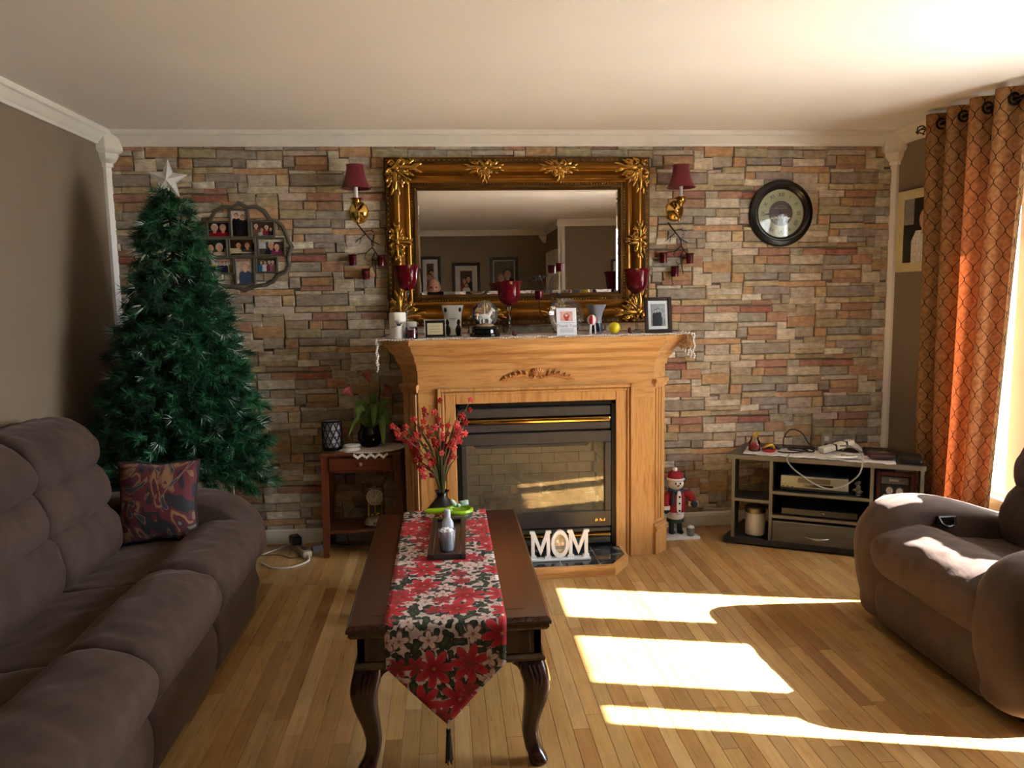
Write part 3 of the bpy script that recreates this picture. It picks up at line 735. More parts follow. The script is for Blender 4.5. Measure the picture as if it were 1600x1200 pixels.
for k, s_ in enumerate(('XII', 'I', 'II', 'III', 'IIII', 'V', 'VI', 'VII', 'VIII', 'IX', 'X', 'XI')):
    a = pi/2-2*pi*k/12; text_m(m, s_, .034, TR(.112*cos(a), -.0185, .112*sin(a)) @ FRONT @ RZ(a-pi/2), .0006)
obj('numerals', m, pr('dial_ink', '#2a241c', .5), ck)
m = M()
for s_ in (-1, 1):
    for k in range(5): leaf3(m, (s_*(.008+.009*k), -.032-.0-.004*(k % 2)), radians(90-s_*(20+15*k)), .020, .004, -.0192, .0006)
    for k in range(3): curl(m, s_*(.018+.014*k), -.048+.004*k, .006, 1, 0, -.0192, .0012, s_)
for a in range(-5, 6): m.ball((.055*sin(radians(a*9)), -.0192, .055*cos(radians(a*9))-.008), .0022, (1, .3, 1.2), 6, 4)
m.tube([(-.035, -.0192, .030), (.035, -.0192, .030)], .0012, 5); obj('dial_scrollwork', m, pr('dial_pale', '#cfc6a2', .5), ck)
m = M()
def hand(m, a, L, wd, y): 
    d = Vector((cos(a), sin(a))); n_ = Vector((-d.y, d.x)); 
    m.prism([tuple(-d*.03+n_*wd*.7), tuple(-d*.03-n_*wd*.7), tuple(d*L*.6-n_*wd*.6), tuple(d*L*.72-n_*wd*1.6), tuple(d*L), tuple(d*L*.72+n_*wd*1.6), tuple(d*L*.6+n_*wd*.6)], y, y-.001, 'y')
hand(m, radians(183), .115, .003, -.021); obj('minute_hand', m, black_plastic, ck)
m = M(); hand(m, radians(-57), .080, .004, -.0225); m.ball((0, -.022, 0), .007, (1, .5, 1), 10, 6); obj('hour_hand', m, black_plastic, ck)
m = M(); m.T = TR(0, -.027, 0) @ RF; m.lathe([(0, 0), (.1455, 0), (.1455, .0015), (0, .0035)], n=64); obj('crystal', m, glass, ck)

# ------------------------------------------------------------------ printed photographs
def photo_m(w_, h_, bg, folk, seed=0, extra=()):
    """a small print facing -y in local x (width) and z (height): ground colour plus figures (x, head z, head r, clothes, skin, hair)"""
    m = M(); r_ = random.Random(seed); m.C = hx(bg); m.box(-w_/2, 0, -h_/2, w_/2, .0012, h_/2); y = -.0002
    for (x0, z0, x1, z1, c) in extra: m.C = hx(c); m.prism([(x0*w_, z0*h_), (x1*w_, z0*h_), (x1*w_, z1*h_), (x0*w_, z1*h_)], 0, y, 'y'); y -= .0002
    for x, z, rad, cl, sk, ha in folk:
        X, Z, R = x*w_, z*h_, rad*h_; zb = -h_/2
        m.C = hx(cl); sh = R*2.0
        pts = [(X-sh, zb), (X+sh, zb), (X+sh, Z-R*2.1), (X+R*1.3, Z-R*1.15), (X-R*1.3, Z-R*1.15), (X-sh, Z-R*2.1)]
        pts = [(min(max(a, -w_/2), w_/2), min(max(b, zb), h_/2)) for a, b in pts]; m.prism(pts, 0, y, 'y'); y -= .0002
        m.C = hx(sk); m.prism([(X-R*.4, Z-R*1.5), (X+R*.4, Z-R*1.5), (X+R*.4, Z-R*.5), (X-R*.4, Z-R*.5)], 0, y, 'y')
        m.C = hx(ha); m.prism([(min(max(a, -w_/2), w_/2), min(b, h_/2)) for a, b in circ(X, Z+R*.18, R*.98, R*1.12, 16)], 0, y-.0001, 'y')
        m.C = hx(sk); m.prism([(min(max(a, -w_/2), w_/2), min(b, h_/2)) for a, b in circ(X, Z-R*.12, R*.80, R*.98, 16)], 0, y-.0003, 'y'); y -= .0004
    return m
SK = '#c99a80'; SK2 = '#b98468'
# ---- collage frame
cf = thing('collage_photo_frame', 'olive grey quatrefoil collage frame with nine family photographs beside christmas tree', 'picture frame', (0, 0, 0))
def W8(u, v, y=-.02): return at(300+u/8, 310+v/8, 'y', y)
oc = W8(620, 600); cf.location = (oc.x, 0, oc.z)
k8 = (W8(1020, 600).x-W8(220, 600).x)/800
def L8(u, v): return ((u-620)*k8, -(v-600)*k8)
olive = pr('olive_frame', '#565144', .45, var=.1)
half = [(610, 50), (665, 85), (720, 108), (830, 100), (930, 160), (990, 262), (1080, 288), (1150, 360), (1185, 460), (1212, 540), (1252, 612), (1212, 684), (1188, 752), (1200, 850), (1150, 932), (1045, 978), (990, 1050), (900, 1095), (770, 1108), (690, 1125), (628, 1165)]
path = half+[(1240-x, y) for x, y in half[::-1][1:-1]]
m = M(); P_ = [Vector(L8(*q)) for q in path]; rr = []; wd = 24*k8
for i, q in enumerate(P_):
    t = (P_[(i+1) % len(P_)]-P_[i-1]).normalized(); n_ = Vector((-t.y, t.x))*wd
    rr.append([(q.x+n_.x, -.002, q.y+n_.y), (q.x+n_.x, -.018, q.y+n_.y), (q.x+n_.x*.5, -.022, q.y+n_.y*.5), (q.x-n_.x*.5, -.022, q.y-n_.y*.5), (q.x-n_.x, -.018, q.y-n_.y), (q.x-n_.x, -.002, q.y-n_.y)])
m.rings(rr, closed=True); obj('scalloped_border', m, olive, cf, smooth=30)
pics = [((215, 300, 475, 470), '#3a1c1c', [(-.2, .12, .26, '#8c1626', SK, '#c8b8a8'), (.2, .1, .24, '#9a1a2c', SK, '#b0a090')], ()),
        ((510, 150, 710, 470), '#c9b8a2', [(-.2, .3, .085, '#1b1b22', SK, '#2a1c14'), (.22, .24, .085, '#15151a', SK, '#20160f')], ((-.1, -.5, .12, .1, '#e4e0da'),)),
        ((765, 300, 1025, 465), '#4a3226', [(-.32, .2, .15, '#6b4a36', SK, '#cfc6ba'), (-.05, -.05, .14, '#b7b4b0', SK, '#5a3b28'), (.18, .1, .15, '#8a2a34', SK, '#d8d0c4'), (.38, .0, .12, '#2a2a3c', SK, '#402a1e')], ()),
        ((105, 515, 420, 710), '#2c3a2c', [(-.1, .0, .24, '#8a2d6a', SK, '#22140e'), (.24, .0, .24, '#c2b59c', SK, '#d0c4b2')], ()),
        ((475, 515, 780, 705), '#3d251b', [(-.16, .14, .2, '#16161a', SK2, '#241812'), (.2, .12, .2, '#4c4a4c', SK2, '#5a4030')], ()),
        ((835, 515, 1145, 705), '#4b4a44', [(0, .1, .22, '#16161c', SK, '#c2b4a2'), (.22, .02, .22, '#8c2a5a', SK, '#2a1a12')], ((-.5, -.1, -.22, .5, '#b8c0c2'),)),
        ((235, 760, 490, 930), '#aeb0a4', [(-.1, .2, .13, '#2a3148', SK, '#3a2a20'), (.1, .2, .13, '#20263c', SK, '#33241b')], ((-.5, -.5, -.3, .1, '#b39a2e'), (.3, -.5, .5, .1, '#9c8c34'))),
        ((540, 760, 750, 1070), '#b9a892', [(.0, .15, .13, '#40506a', '#d8a890', '#b58a64')], ((-.5, -.5, .5, -.38, '#e8e4de'),)),
        ((800, 760, 1040, 920), '#3c4a34', [(-.28, .2, .12, '#2a6aa0', SK, '#4a3424'), (-.08, .2, .12, '#c8ccd0', SK, '#7a6450'), (.14, .2, .12, '#7a2038', SK, '#cfc4b4'), (.32, .2, .12, '#8c6468', SK, '#d8d0c4')], ())]
for i, ((u0, v0, u1, v1), bg, folk, ex) in enumerate(pics):
    (xa, zb), (xb, za) = L8(u0, v1), L8(u1, v0); b = 24*k8; pc = ((xa+xb)/2, 0, (za+zb)/2); fo = M(); z0, z1 = zb, za
    for q in ((xa-b, z0-b, xa, z1+b), (xb, z0-b, xb+b, z1+b), (xa, z0-b, xb, z0), (xa, z1, xb, z1+b)): fo.bbox(q[0], -.026, q[1], q[2], -.002, q[3], .002)
    fr = obj('frame_cell', fo, olive, cf); obj('photo', photo_m(xb-xa, z1-z0, bg, folk, i, ex), vc_print, fr, smooth=0, loc=((xa+xb)/2, -.014, (z0+z1)/2))

# ------------------------------------------------------------------ picture on right wall
pf = thing('framed_portrait', 'cream framed portrait on right wall partly behind curtain', 'picture frame', (W, -.30, 1.825), -pi/2)
hw_, hh = .225, .243; m = M(); b = .055
for q in ((-hw_, -hh, -hw_+b, hh), (hw_-b, -hh, hw_, hh), (-hw_+b, -hh, hw_-b, -hh+b), (-hw_+b, hh-b, hw_-b, hh)): m.bbox(q[0], -.028, q[1], q[2], -.002, q[3], .008, 2)
obj('frame', m, pr('cream_frame', '#d8c896', .4, var=.06), pf)
obj('photo', photo_m(2*(hw_-b), 2*(hh-b), '#1c1a1a', [(.1, .18, .16, '#d9d4cc', SK, '#1f140e')], 3, ((-.5, .1, -.2, .5, '#8c8a88'),)), vc_print, pf, smooth=0, loc=(0, -.014, 0))
# ------------------------------------------------------------------ things on the mantel shelf
MZ = 1.259
def axx(px, y, py=520): return at(px, py, 'y', y).x
def zz(px, py, y): return at(px, py, 'y', y).z
# lace scarf along the shelf with hanging ends
sc_m = N('scarf_print'); v = sc_m.coord('Object', (1, 1, 1)); a_ = sc_m.noise(v, 34, 3); b_ = sc_m.noise(v, 15, 2)
sc_c = sc_m.ramp(a_, [(.42, hx('#d6cfc8')), (.50, hx('#cdbdb4')), (.56, hx('#7d2a2c')), (.62, hx('#d6cfc8')), (.70, hx('#4c5a3c'))]); sc_m.P(Base_Color=sc_c, Roughness=.85); sc_m.bump(sc_m.noise(v, 160, 2), .5, .003); sc_m = sc_m.m
sf = thing('mantel_scarf', 'white lace scarf printed red and green lying along mantel shelf with drooping ends', 'table runner', (FX, -.35, 1.256))
m = M(); X = .838
m.grid(lambda u, v_: (-X+2*X*u, -.245+.49*v_+(.012*abs(sin(u*70)) if v_ < .02 else 0), .0028+.0012*sin(u*37+v_*9)), 160, 4)
o = obj('scarf', m, sc_m, sf); md = o.modifiers.new('s', 'SOLIDIFY'); md.thickness = .002
m = M()
for i in range(110):
    u = i/109; x = -X+2*X*u; m.ball((x, -.249-.006*sin(u*120), .004+.002*sin(u*91)), .0068, (1.0, .8, .6), 6, 4)
obj('scalloped_edge', m, lace, sf, kind='stuff')
for s_, xe in ((-1, -X), (1, X)):
    m = M(); L = .11 if s_ > 0 else .03
    m.grid(lambda u, v_: (xe+s_*(.004+.018*sin(min(1, v_*3)*pi/2)+.006*sin(u*14)), -.22+.30*u, .003-L*v_*(1-.25*abs(sin(u*9)))), 24, 10)
    o = obj('hanging_end', m, sc_m, sf); md = o.modifiers.new('s', 'SOLIDIFY'); md.thickness = .002
    m = M(); r_ = random.Random(5+s_)
    for k in range(5 if s_ > 0 else 2):
        y0 = -.22+.05*k; L2 = r_.uniform(.12, .16) if s_ > 0 else .185-.04*k; n = int(L2/.011)
        for i in range(n): m.ball((xe+s_*(.022+.004*sin(i*1.3+k)), y0+.004*sin(i*.9), .002-i*.011), .0052, (1, 1, 1.1), 6, 4)
    obj('bead_fringe', m, white_matte, sf, kind='stuff')
# ---- canister
y = -.47; x = axx(622, y); h = zz(621, 487, y)-MZ
t = thing('candle_canister', 'white cylindrical candle canister with bird print at mantel end', 'candle', (x, y, MZ))
obj('canister', M().lathe([(0, 0), (.042, 0), (.045, .004), (.045, h-.012), (.042, h-.004), (0, h-.002)], n=28), pr('canister_white', '#d8d4c8', .5), t)
m = M(); m.ball((.008, -.0455, h*.52), .008, (1.6, .25, .7), 8, 6); m.ball((.020, -.0425, h*.58), .004, (1.3, .4, 1), 6, 4)
for k in range(3): m.tube([(.00+.006*k, -.046, h*.54), (-.014+.008*k, -.045, h*.70)], .0014, 5)
m.tube([(-.034, -.031, h*.44), (-.01, -.0455, h*.46), (.030, -.035, h*.47)], .0015, 5); obj('bird_print', m, pr('ink_blue', '#2b3038', .6), t)
m = M(); 
for k in range(3): m.tube([(.0445*sin(a), -.0448*cos(a), h*(.12+.07*k)) for a in (-.7, -.35, 0, .35, .7)], .0008, 4)
obj('script_lines', m, pr('ink_brown', '#8a8074', .6), t)
# ---- jar candle
y = -.50; x = axx(643, y); h = zz(643, 502, y)-MZ
t = thing('jar_candle', 'small glass jar candle with dark pink wax on mantel', 'candle', (x, y, MZ))
obj('jar', M().lathe([(0, 0), (.030, 0), (.034, .004), (.034, h*.62), (.030, h*.68), (.028, h*.70), (.026, h*.68), (.030, h*.60), (.031, .006), (0, .005)], n=24), glass, t)
obj('wax', M().lathe([(0, .006), (.0305, .006), (.0305, h*.52), (0, h*.52)], n=20), pr('pink_wax', '#7c2438', .4), t)
obj('lid', M().lathe([(0, h*.70), (.028, h*.70), (.030, h*.74), (.030, h*.94), (.022, h), (0, h)], n=20), clear('frosted', (.9, .9, .9), 1, 1.45, .5, hx('#d8d4cc')), t)
# ---- plaque
y = -.48; x = axx(680, y); wv_ = (axx(697, y)-axx(663, y))/2; h = zz(680, 499, y)-MZ
t = thing('framed_plaque', 'small silver framed plaque with cream card on mantel', 'picture frame', (x, y, MZ)); t.rotation_euler = (radians(-8), 0, 0)
m = M(); 
for q in ((-wv_, 0, -wv_+.006, h), (wv_-.006, 0, wv_, h), (-wv_+.006, 0, wv_-.006, .006), (-wv_+.006, h-.006, wv_-.006, h)): m.bbox(q[0], -.008, q[1], q[2], .004, q[3], .0015)
obj('frame', m, pr('silver', '#b9b9b6', .25, .9), t); obj('mat', M().box(-wv_+.004, -.004, .004, wv_-.004, .002, h-.004), black_plastic, t)
obj('card', M().box(-wv_*.72, -.0052, h*.18, wv_*.72, -.003, h*.80), pr('cream_card', '#b8ad86', .6), t)
m = M()
for k in range(3): m.box(-wv_*.5, -.0058, h*(.32+.15*k), wv_*.5, -.005, h*(.32+.15*k)+.0015)
obj('lettering', m, pr('ink_dark', '#4a4432', .6), t)
m = M().bbox(-.012, .004, 0, .012, .05, .006, .002); obj('easel_foot', m, black_plastic, t)
# ---- cat vase
y = -.34; x = axx(708, y); h = zz(708, 477, y)-MZ
t = thing('cat_vase', 'flared white vase painted with black cats beside snow globe', 'vase', (x, y, MZ))
pv = [(.040, 0), (.044, .01), (.047, h*.45), (.050, h*.75), (.062, h)]
sq = lambda R, z, k=.75: [(R*(abs(cos(a))**k)*(1 if cos(a) >= 0 else -1), R*(abs(sin(a))**k)*(1 if sin(a) >= 0 else -1), z) for a in [2*pi*j/32 for j in range(32)]]
m = M(); m.rings([sq(R, z) for R, z in pv]+[sq(R-.004, z) for R, z in pv[::-1]][:5]); obj('body', m, pr('vase_white', '#c9c9bd', .25), t, smooth=50)
ink_ = pr('paint_black', '#15120f', .3)
for sx in (-1, 1):
    m = M(); m.ball((sx*.026, -.038, h*.22), .022, (.85, .45, 1.5), 10, 8); m.ball((sx*.029, -.040, h*.46), .015, (.8, .45, 1.3), 8, 6); obj('painted_cat', m, ink_, t)
for x_, z_ in ((-.040, .86), (.0, .88), (.040, .86)): obj('painted_spot', M().ball((x_, -.050, h*z_), .010, (.8, .35, 1.3), 8, 6), ink_, t)
m = M(); m.tube([(-.018+.003*i, -.0525, h*(.575+.018*(i % 2))) for i in range(13)], .0012, 4); m.tube([(-.012, -.0525, h*.535), (.013, -.0525, h*.537)], .0010, 4); obj('painted_script', m, pr('ink_teal', '#2c4a4c', .4), t)
obj('foot', M().lathe([(0, 0), (.046, 0), (.046, .008), (0, .009)], n=24), pr('vase_foot', '#6b6256', .4), t)
# ---- snow globe
y = -.44; x = axx(758, y); R = (axx(779, y)-axx(737, y))/2; zc = zz(758, 470, y)-MZ-R
t = thing('snow_globe', 'glass snow globe with white carousel horse on black turned base', 'snow globe', (x, y, MZ))
obj('base', M().lathe([(0, 0), (R*1.12, 0), (R*1.12, .016), (R*1.0, .022), (R*.98, .040), (R*1.06, .046), (R*1.0, .056), (R*.78, .060), (0, .060)], n=36), dark_glassy, t)
zc = max(zc, .06+R*.86); m = M(); m.ball((0, 0, zc), R, (1, 1, 1), 32, 20); obj('dome', m, clear('globe_glass', (.95, .96, .96), 1.1, 1.33, .10, hx('#cfcfc8')), t, smooth=60)
m = M(); b0 = zc-.012
m.ball((0, 0, b0), .016, (1.9, .8, .9)); m.tube([(.022, 0, b0+.004), (.034, 0, b0+.026), (.042, 0, b0+.034)][::-1], [.006, .008, .011], 8)
m.ball((.045, 0, b0+.034), .009, (1.6, .7, .8), 8, 6, Matrix.Rotation(radians(35), 3, 'Y')); m.tube(spl([(-.028, 0, b0+.004), (-.040, 0, b0+.002), (-.042, 0, b0-.016)]), .004, 6)
for lx, k in ((-.020, -.012), (-.012, .010), (.018, .014), (.024, .022)): m.tube([(lx, .004, b0-.008), (lx+k*.5, .004, b0-.024), (lx+k*.3, .004, b0-.038)], [.006, .0045, .004], 6)
m.T = RZ(pi); obj('carousel_horse', m, pr('porcelain', '#ded8cf', .25), t)
obj('pole', M().tube([(0, 0, .06), (0, 0, zc+R*.93)], .0015, 6), pr('porcelain', '#ded8cf', .25), t); obj('snow_mound', M().lathe([(R*.70, .058), (R*.6, .068), (R*.3, .074), (0, .076)], n=24), pr('snow_tan', '#a58d6a', .7, var=.4, scale=60), t)
# ---- red hurricane goblets
crys = clear('crystal', (.93, .94, .94), 1.3, 1.5)
def goblet(pxc, y, ytop, ybowl, label):
    x = axx(pxc, y, 440); zt = zz(pxc, ytop, y)-MZ; zb = zz(pxc, ybowl, y)-MZ; R = .072
    t = thing('red_goblet', label, 'candle holder', (x, y, MZ), 0, 'red glass candle goblets on the mantel')
    hb = zt-zb; pf_ = [(.006, 0), (.030, .004), (.050, .022), (.060, hb*.32), (.064, hb*.60), (.066, hb*.82), (R+.006, hb)]
    m = M(); m.lathe([(r, zb+q) for r, q in pf_]+[(r-.003, zb+q+.002) for r, q in pf_[::-1][:-1]]+[(0, zb+.006)], n=36); obj('bowl', m, red_glass, t, smooth=60)
    m = M(); m.lathe([(0, 0), (.046, 0), (.046, .003), (.020, .010), (.007, .022), (.006, zb*.45), (.009, zb*.52), (.006, zb*.58), (.007, zb*.80), (.018, zb*.88), (.019, zb*.92), (.012, zb*.985), (.020, zb+.004), (0, zb+.006)], n=20); obj('stem', m, crys, t, smooth=60)
    return t
goblet(635, -.30, 415, 453, 'tall red glass goblet on clear stem behind the white candle canister')
goblet(795, -.33, 440, 477, 'red glass goblet on short clear stem beside the snow globe')
goblet(995, -.30, 420, 458, 'tall red glass goblet on clear stem beside the framed black and white photo')
# ---- glass plate on stand and thank-you card
y = -.31; x = axx(884, y); zc = zz(884, 498, y)-MZ; R = .100
t = thing('glass_plate', 'round clear glass plate with ribbed rim standing behind thank you card', 'plate', (x, y, MZ))
m = M(); m.T = TR(0, 0, R+.004) @ RX(radians(80)); m.lathe([(0, 0), (R*.68, 0), (R*.72, .004), (R*.96, .012), (R, .016), (R*.97, .019), (R*.70, .009), (R*.66, .004), (0, .004)], n=48); obj('plate', m, clear('plate_glass', (.90, .91, .90), 1.8, 1.5, .10, hx('#cfcdc4')), t, smooth=30)
m = M()
for k in range(36): a = 2*pi*k/36; m.ball((R*.84*cos(a), -.022, R+.004+R*.84*sin(a)), .006, (1, .5, 1), 6, 4)
obj('ribbed_rim', m, crys, t, kind='stuff')
for s_ in (-1, 1): obj('easel_leg', M().tube(spl([(s_*.06, -.05, .004), (s_*.055, -.02, .012), (s_*.075, .015, .03), (s_*.05, .05, .004)]), .003, 6), crys, t)
y = -.47; x = axx(886, y); hw_ = (axx(901, y)-axx(870, y))/2; h = zz(886, 481, y)-MZ
t = thing('thank_you_card', 'white thank you card with red picture leaning on glass plate', 'card', (x, y, MZ)); t.rotation_euler = (radians(-10), 0, 0)
obj('sheet', M().box(-hw_, -.001, 0, hw_, .001, h), pr('card_white', '#dfe0e4', .6, var=.03), t)
m = M(); m.C = hx('#d9a79c'); m.box(-hw_*.62, -.0016, h*.52, hw_*.62, -.001, h*.88); m.C = hx('#b0453c'); m.prism(circ(0, h*.70, hw_*.30, h*.10, 16), -.0014, -.0022, 'y'); m.prism(circ(0, h*.60, hw_*.22, h*.07, 12), -.0014, -.0021, 'y'); m.C = hx('#e6c3b4'); m.prism(circ(0, h*.73, hw_*.16, h*.045, 12), -.0014, -.0026, 'y'); obj('printed_picture', m, vc_print, t, smooth=0)
m = M(); text_m(m, 'Thank You', .026, TR(0, -.0015, h*.34) @ FRONT, .0006); 
for k in range(3): m.box(-hw_*.7, -.0018, h*(.22-.055*k), hw_*.7, -.001, h*(.22-.055*k)+.0022)
m.box(-hw_*.8, -.0018, h*.45, hw_*.8, -.001, h*.462); obj('lettering', m, pr('ink_blue_grey', '#6c7486', .6), t)
# ---- grey vase and candy-striped figurine
y = -.34; x = axx(932, y); h = zz(930, 476, y)-MZ
t = thing('grey_vase', 'small grey flared vase behind candy striped ornament', 'vase', (x, y, MZ))
obj('body', M().lathe([(0, 0), (.034, 0), (.036, .006), (.030, h*.35), (.028, h*.5), (.036, h*.72), (.054, h*.97), (.056, h), (.050, h-.002), (.026, h*.55), (0, h*.5)], n=28), pr('pewter_glaze', '#7d8088', .3), t, smooth=60)
m = M(); m.lathe([(.0345, .010), (.0365, .012), (.032, h*.36), (.0305, h*.36)], n=28, cap0=False, cap1=False); obj('blue_glaze', m, pr('blue_glaze', '#2c3a4c', .25), t)
y = -.42; x = axx(925, y)
t = thing('candy_ornament', 'red and white striped round ornament on white stand on mantel', 'ornament', (x, y, MZ))
m = M(); zc = zz(925, 500, y)-MZ
for k in range(8):
    m.C = hx('#b3202c') if k % 2 else hx('#e4ded4'); a0 = 2*pi*k/8; pts = [[(.028*sin(pi*i/8)*cos(a0+2*pi/8*j/3), .028*sin(pi*i/8)*sin(a0+2*pi/8*j/3), zc+.030*cos(pi*i/8)) for j in range(4)] for i in range(9)]
    m.add([p for r in pts for p in r], [(i*4+j, i*4+j+1, (i+1)*4+j+1, (i+1)*4+j) for i in range(8) for j in range(3)])
obj('striped_ball', m, vc_gloss, t)
m = M()
for a in (0, 2.1, 4.2): m.tube([(.020*cos(a), .020*sin(a), 0), (.016*cos(a), .016*sin(a), zc-.022)], .004, 6)
obj('stand', m, white_matte, t)
# ---- yellow ball, framed photo
y = -.45; R = .0325; o = obj('yellow_ball', M().ball((0, 0, 0), R, (1, 1, 1), 24, 16), pr('ball_yellow', '#d8c318', .45), loc=(axx(960, y, 510), y, MZ+R+.001), smooth=60); tag(o, 'small bright yellow ball resting on mantel', 'ball')
y = -.44; xa, xb = axx(1008, y, 500), axx(1050, y, 500); h = zz(1028, 464, y)-MZ; hw_ = (xb-xa)/2; b = .020
t = thing('photo_frame', 'dark wood framed black and white photo standing at mantel end', 'picture frame', ((xa+xb)/2, y, MZ)); t.rotation_euler = (radians(-9), 0, 0)
m = M()
for q in ((-hw_, 0, -hw_+b, h), (hw_-b, 0, hw_, h), (-hw_+b, 0, hw_-b, b), (-hw_+b, h-b, hw_-b, h)): m.bbox(q[0], -.014, q[1], q[2], .004, q[3], .003)
obj('frame', m, pr('espresso_wood', '#2a1712', .3), t)
obj('mat', M().box(-hw_+b-.002, -.004, b-.002, hw_-b+.002, .002, h-b+.002), pr('mat_blue_white', '#cfd4d4', .7, var=.03), t)
obj('photo', photo_m((hw_-b)*1.45, (h-2*b)*.78, '#8d9294', [(.0, .22, .075, '#33363a', '#a8a6a2', '#26282c'), (-.18, .18, .07, '#2a2d31', '#9c9a96', '#1f2124')], 2, ((-.5, -.5, .5, -.2, '#7c8284'), (-.15, -.42, .28, -.1, '#3c4044'))), vc_print, t, smooth=0, loc=(0, -.006, h/2))
obj('easel_back', M().prism([(-.02, 0), (.02, 0), (.012, h*.7), (-.012, h*.7)], .055, .060, 'y'), black_plastic, t)
# ---- wire candle holder with leaves
y = -.20; t = thing('wire_candle_stand', 'curved dark wire candle stand with small red cups on mantel before mirror', 'candle holder', (axx(872, y), y, MZ))
def LW(px, py): q = at(px, py, 'y', y); return (q.x-t.location.x, 0, q.z-MZ)
m = M(); m.lathe([(0, 0), (.035, 0), (.035, .004), (0, .006)], n=20); b0 = (0, 0, .004)
m.tube(spl([b0, LW(867, 490), LW(861, 462), LW(860, 440), LW(868, 427)]), .0028, 6); m.tube(spl([b0, LW(862, 500), LW(845, 490), LW(842, 470)]), .0026, 6); m.tube(spl([LW(864, 470), LW(869, 462), LW(872, 458)]), .002, 6); m.tube(spl([LW(861, 452), LW(850, 448), LW(846, 436), LW(840, 432)]), .002, 6)
obj('wire_stem', m, iron, t)
m = M()
for px, py in ((872, 460), (845, 434), (838, 436), (850, 432)):
    q = LW(px, py)
    for k in range(3): leaf3(m, (q[0], q[2]), k*2.1, .016, .005, 0, .003)
obj('leaves', m, pr('leaf_black', '#1f241f', .5), t)
for px, py in ((875, 418), (842, 461)):
    c = LW(px, py); m = M(); m.lathe([(0, -.024), (.022, -.024), (.024, .020), (.029, .026), (.027, .026), (.022, .018), (.020, -.020), (0, -.020)], c, 18); obj('candle_cup', m, red_glass, t)
# ---- dried rosebuds
for px in (802, 983):
    y = -.50; m = M(); r_ = random.Random(px)
    for k in range(9): a = k*2.4; m.ball((.004+.008*cos(a)*(k/9), .008*sin(a)*(k/9), .010+.002*(9-k)), .011, (.8, .8, .9), 8, 6)
    o = obj('dried_rosebud', m, pr('rose_burgundy', '#4a1220', .7, var=.3), loc=(axx(px, y), y, MZ)); tag(o, 'burgundy dried rosebud lying on mantel scarf '+('beside the snow globe' if px < 900 else 'beside the framed photo'), 'flower', 'rosebuds on the mantel')

# ------------------------------------------------------------------ MOM sign
t = thing('mom_sign', 'white wooden MOM letter sign with oval photo standing on hearth', 'sign', (2.485, -.70, .0605))
wht = pr('sign_white', '#d9dbe0', .45, var=.03); k = .165
obj('base_bar', M().bbox(-.165, -.022, 0, .165, .022, .014, .003), wht, t)
def letter_m(cx, wd, h, z0):
    s_ = wd/10; X = lambda a: cx+a*s_; Z = lambda b: z0+h*b
    pts = [(-5, 0), (-2, 0), (-2, .09), (-2.8, .09), (-2.8, .66), (0, .10), (2.8, .66), (2.8, .09), (2, .09), (2, 0), (5, 0), (5, .09), (4.4, .09), (4.4, .91), (5, .91), (5, 1), (2.7, 1), (0, .42), (-2.7, 1), (-5, 1), (-5, .91), (-4.4, .91), (-4.4, .09), (-5, .09)]
    return M().prism([(X(a), Z(b)) for a, b in pts], -.010, .010, 'y')
obj('letter_m', letter_m(-.105, .115, .150, .014), wht, t, smooth=0); obj('letter_m', letter_m(.100, .118, .150, .014), wht, t, smooth=0)
m = M(); oc_ = circ(0, .089, .048, .077, 36); ic_ = circ(0, .092, .031, .052, 36)
m.rings([[(a, -.010, b) for a, b in ic_], [(a, -.010, b) for a, b in oc_], [(a, .010, b) for a, b in oc_], [(a, .010, b) for a, b in ic_]], closed=True); q = obj('letter_o', m, wht, t)
m = M(); m.C = hx('#9a8f7c'); m.prism(circ(0, .092, .0315, .0525, 32), -.002, .004, 'y')
for x_, z_, c_ in ((-.012, .105, '#d0c4b8'), (.010, .108, '#a8906c'), (-.004, .088, '#c9a184'), (.014, .090, '#d6cbbd')): m.C = hx(c_); m.prism(circ(x_, z_, .008, .010, 12), -.0028, 0, 'y')
m.C = hx('#3c5068'); m.prism([(-.024, .060), (.024, .060), (.026, .078), (-.026, .078)], -.0024, 0, 'y'); obj('photo', m, vc_print, q, smooth=0)
# ------------------------------------------------------------------ side table
cher = wood('cherry_wood', '#4c2413', '#6a361d', 'z', .3, .8); cher_h = wood('cherry_top', '#482110', '#612f1a', 'x', .28, .8)
tx0, tx1, ty0, ty1, TZ = -.235, .235, -.15, .15, .612
st = thing('side_table', 'cherry wood side table with drawer and lower shelf beside mantel', 'table', (1.402, -.185, 0))
obj('tabletop', M().bbox(tx0, ty0-.01, TZ-.018, tx1, ty1, TZ, .005), cher_h, st)
for sx in (-1, 1):
    for sy in (-1, 1):
        x = sx*.203; y = sy*.125; m = M(); r = lambda w_, z, dx=0: [(x+dx-w_, y-w_, z), (x+dx+w_, y-w_, z), (x+dx+w_, y+w_, z), (x+dx-w_, y+w_, z)]
        m.rings([r(.016, 0, sx*.012), r(.018, .16, sx*.008), r(.019, TZ-.018)]); obj('leg', m, cher, st, smooth=20)
m = M(); m.box(-.186, ty1-.03, TZ-.115, .186, ty1-.012, TZ-.018); m.box(-.213, -.11, TZ-.115, -.197, .11, TZ-.018); m.box(.197, -.11, TZ-.115, .213, .11, TZ-.018); m.box(-.186, ty0+.012, TZ-.115, .186, ty0+.028, TZ-.105); m.box(-.186, ty0+.012, TZ-.028, .186, ty0+.028, TZ-.018); obj('apron', m, cher_h, st)
q = obj('drawer', M().bbox(-.176, ty0-.004, TZ-.103, .176, ty0+.026, TZ-.030, .004), cher_h, st)
obj('knob', M().ball((0, ty0-.014, TZ-.066), .011, (1, 1, 1), 12, 8), pr('knob_wood', '#a8744a', .3), q)
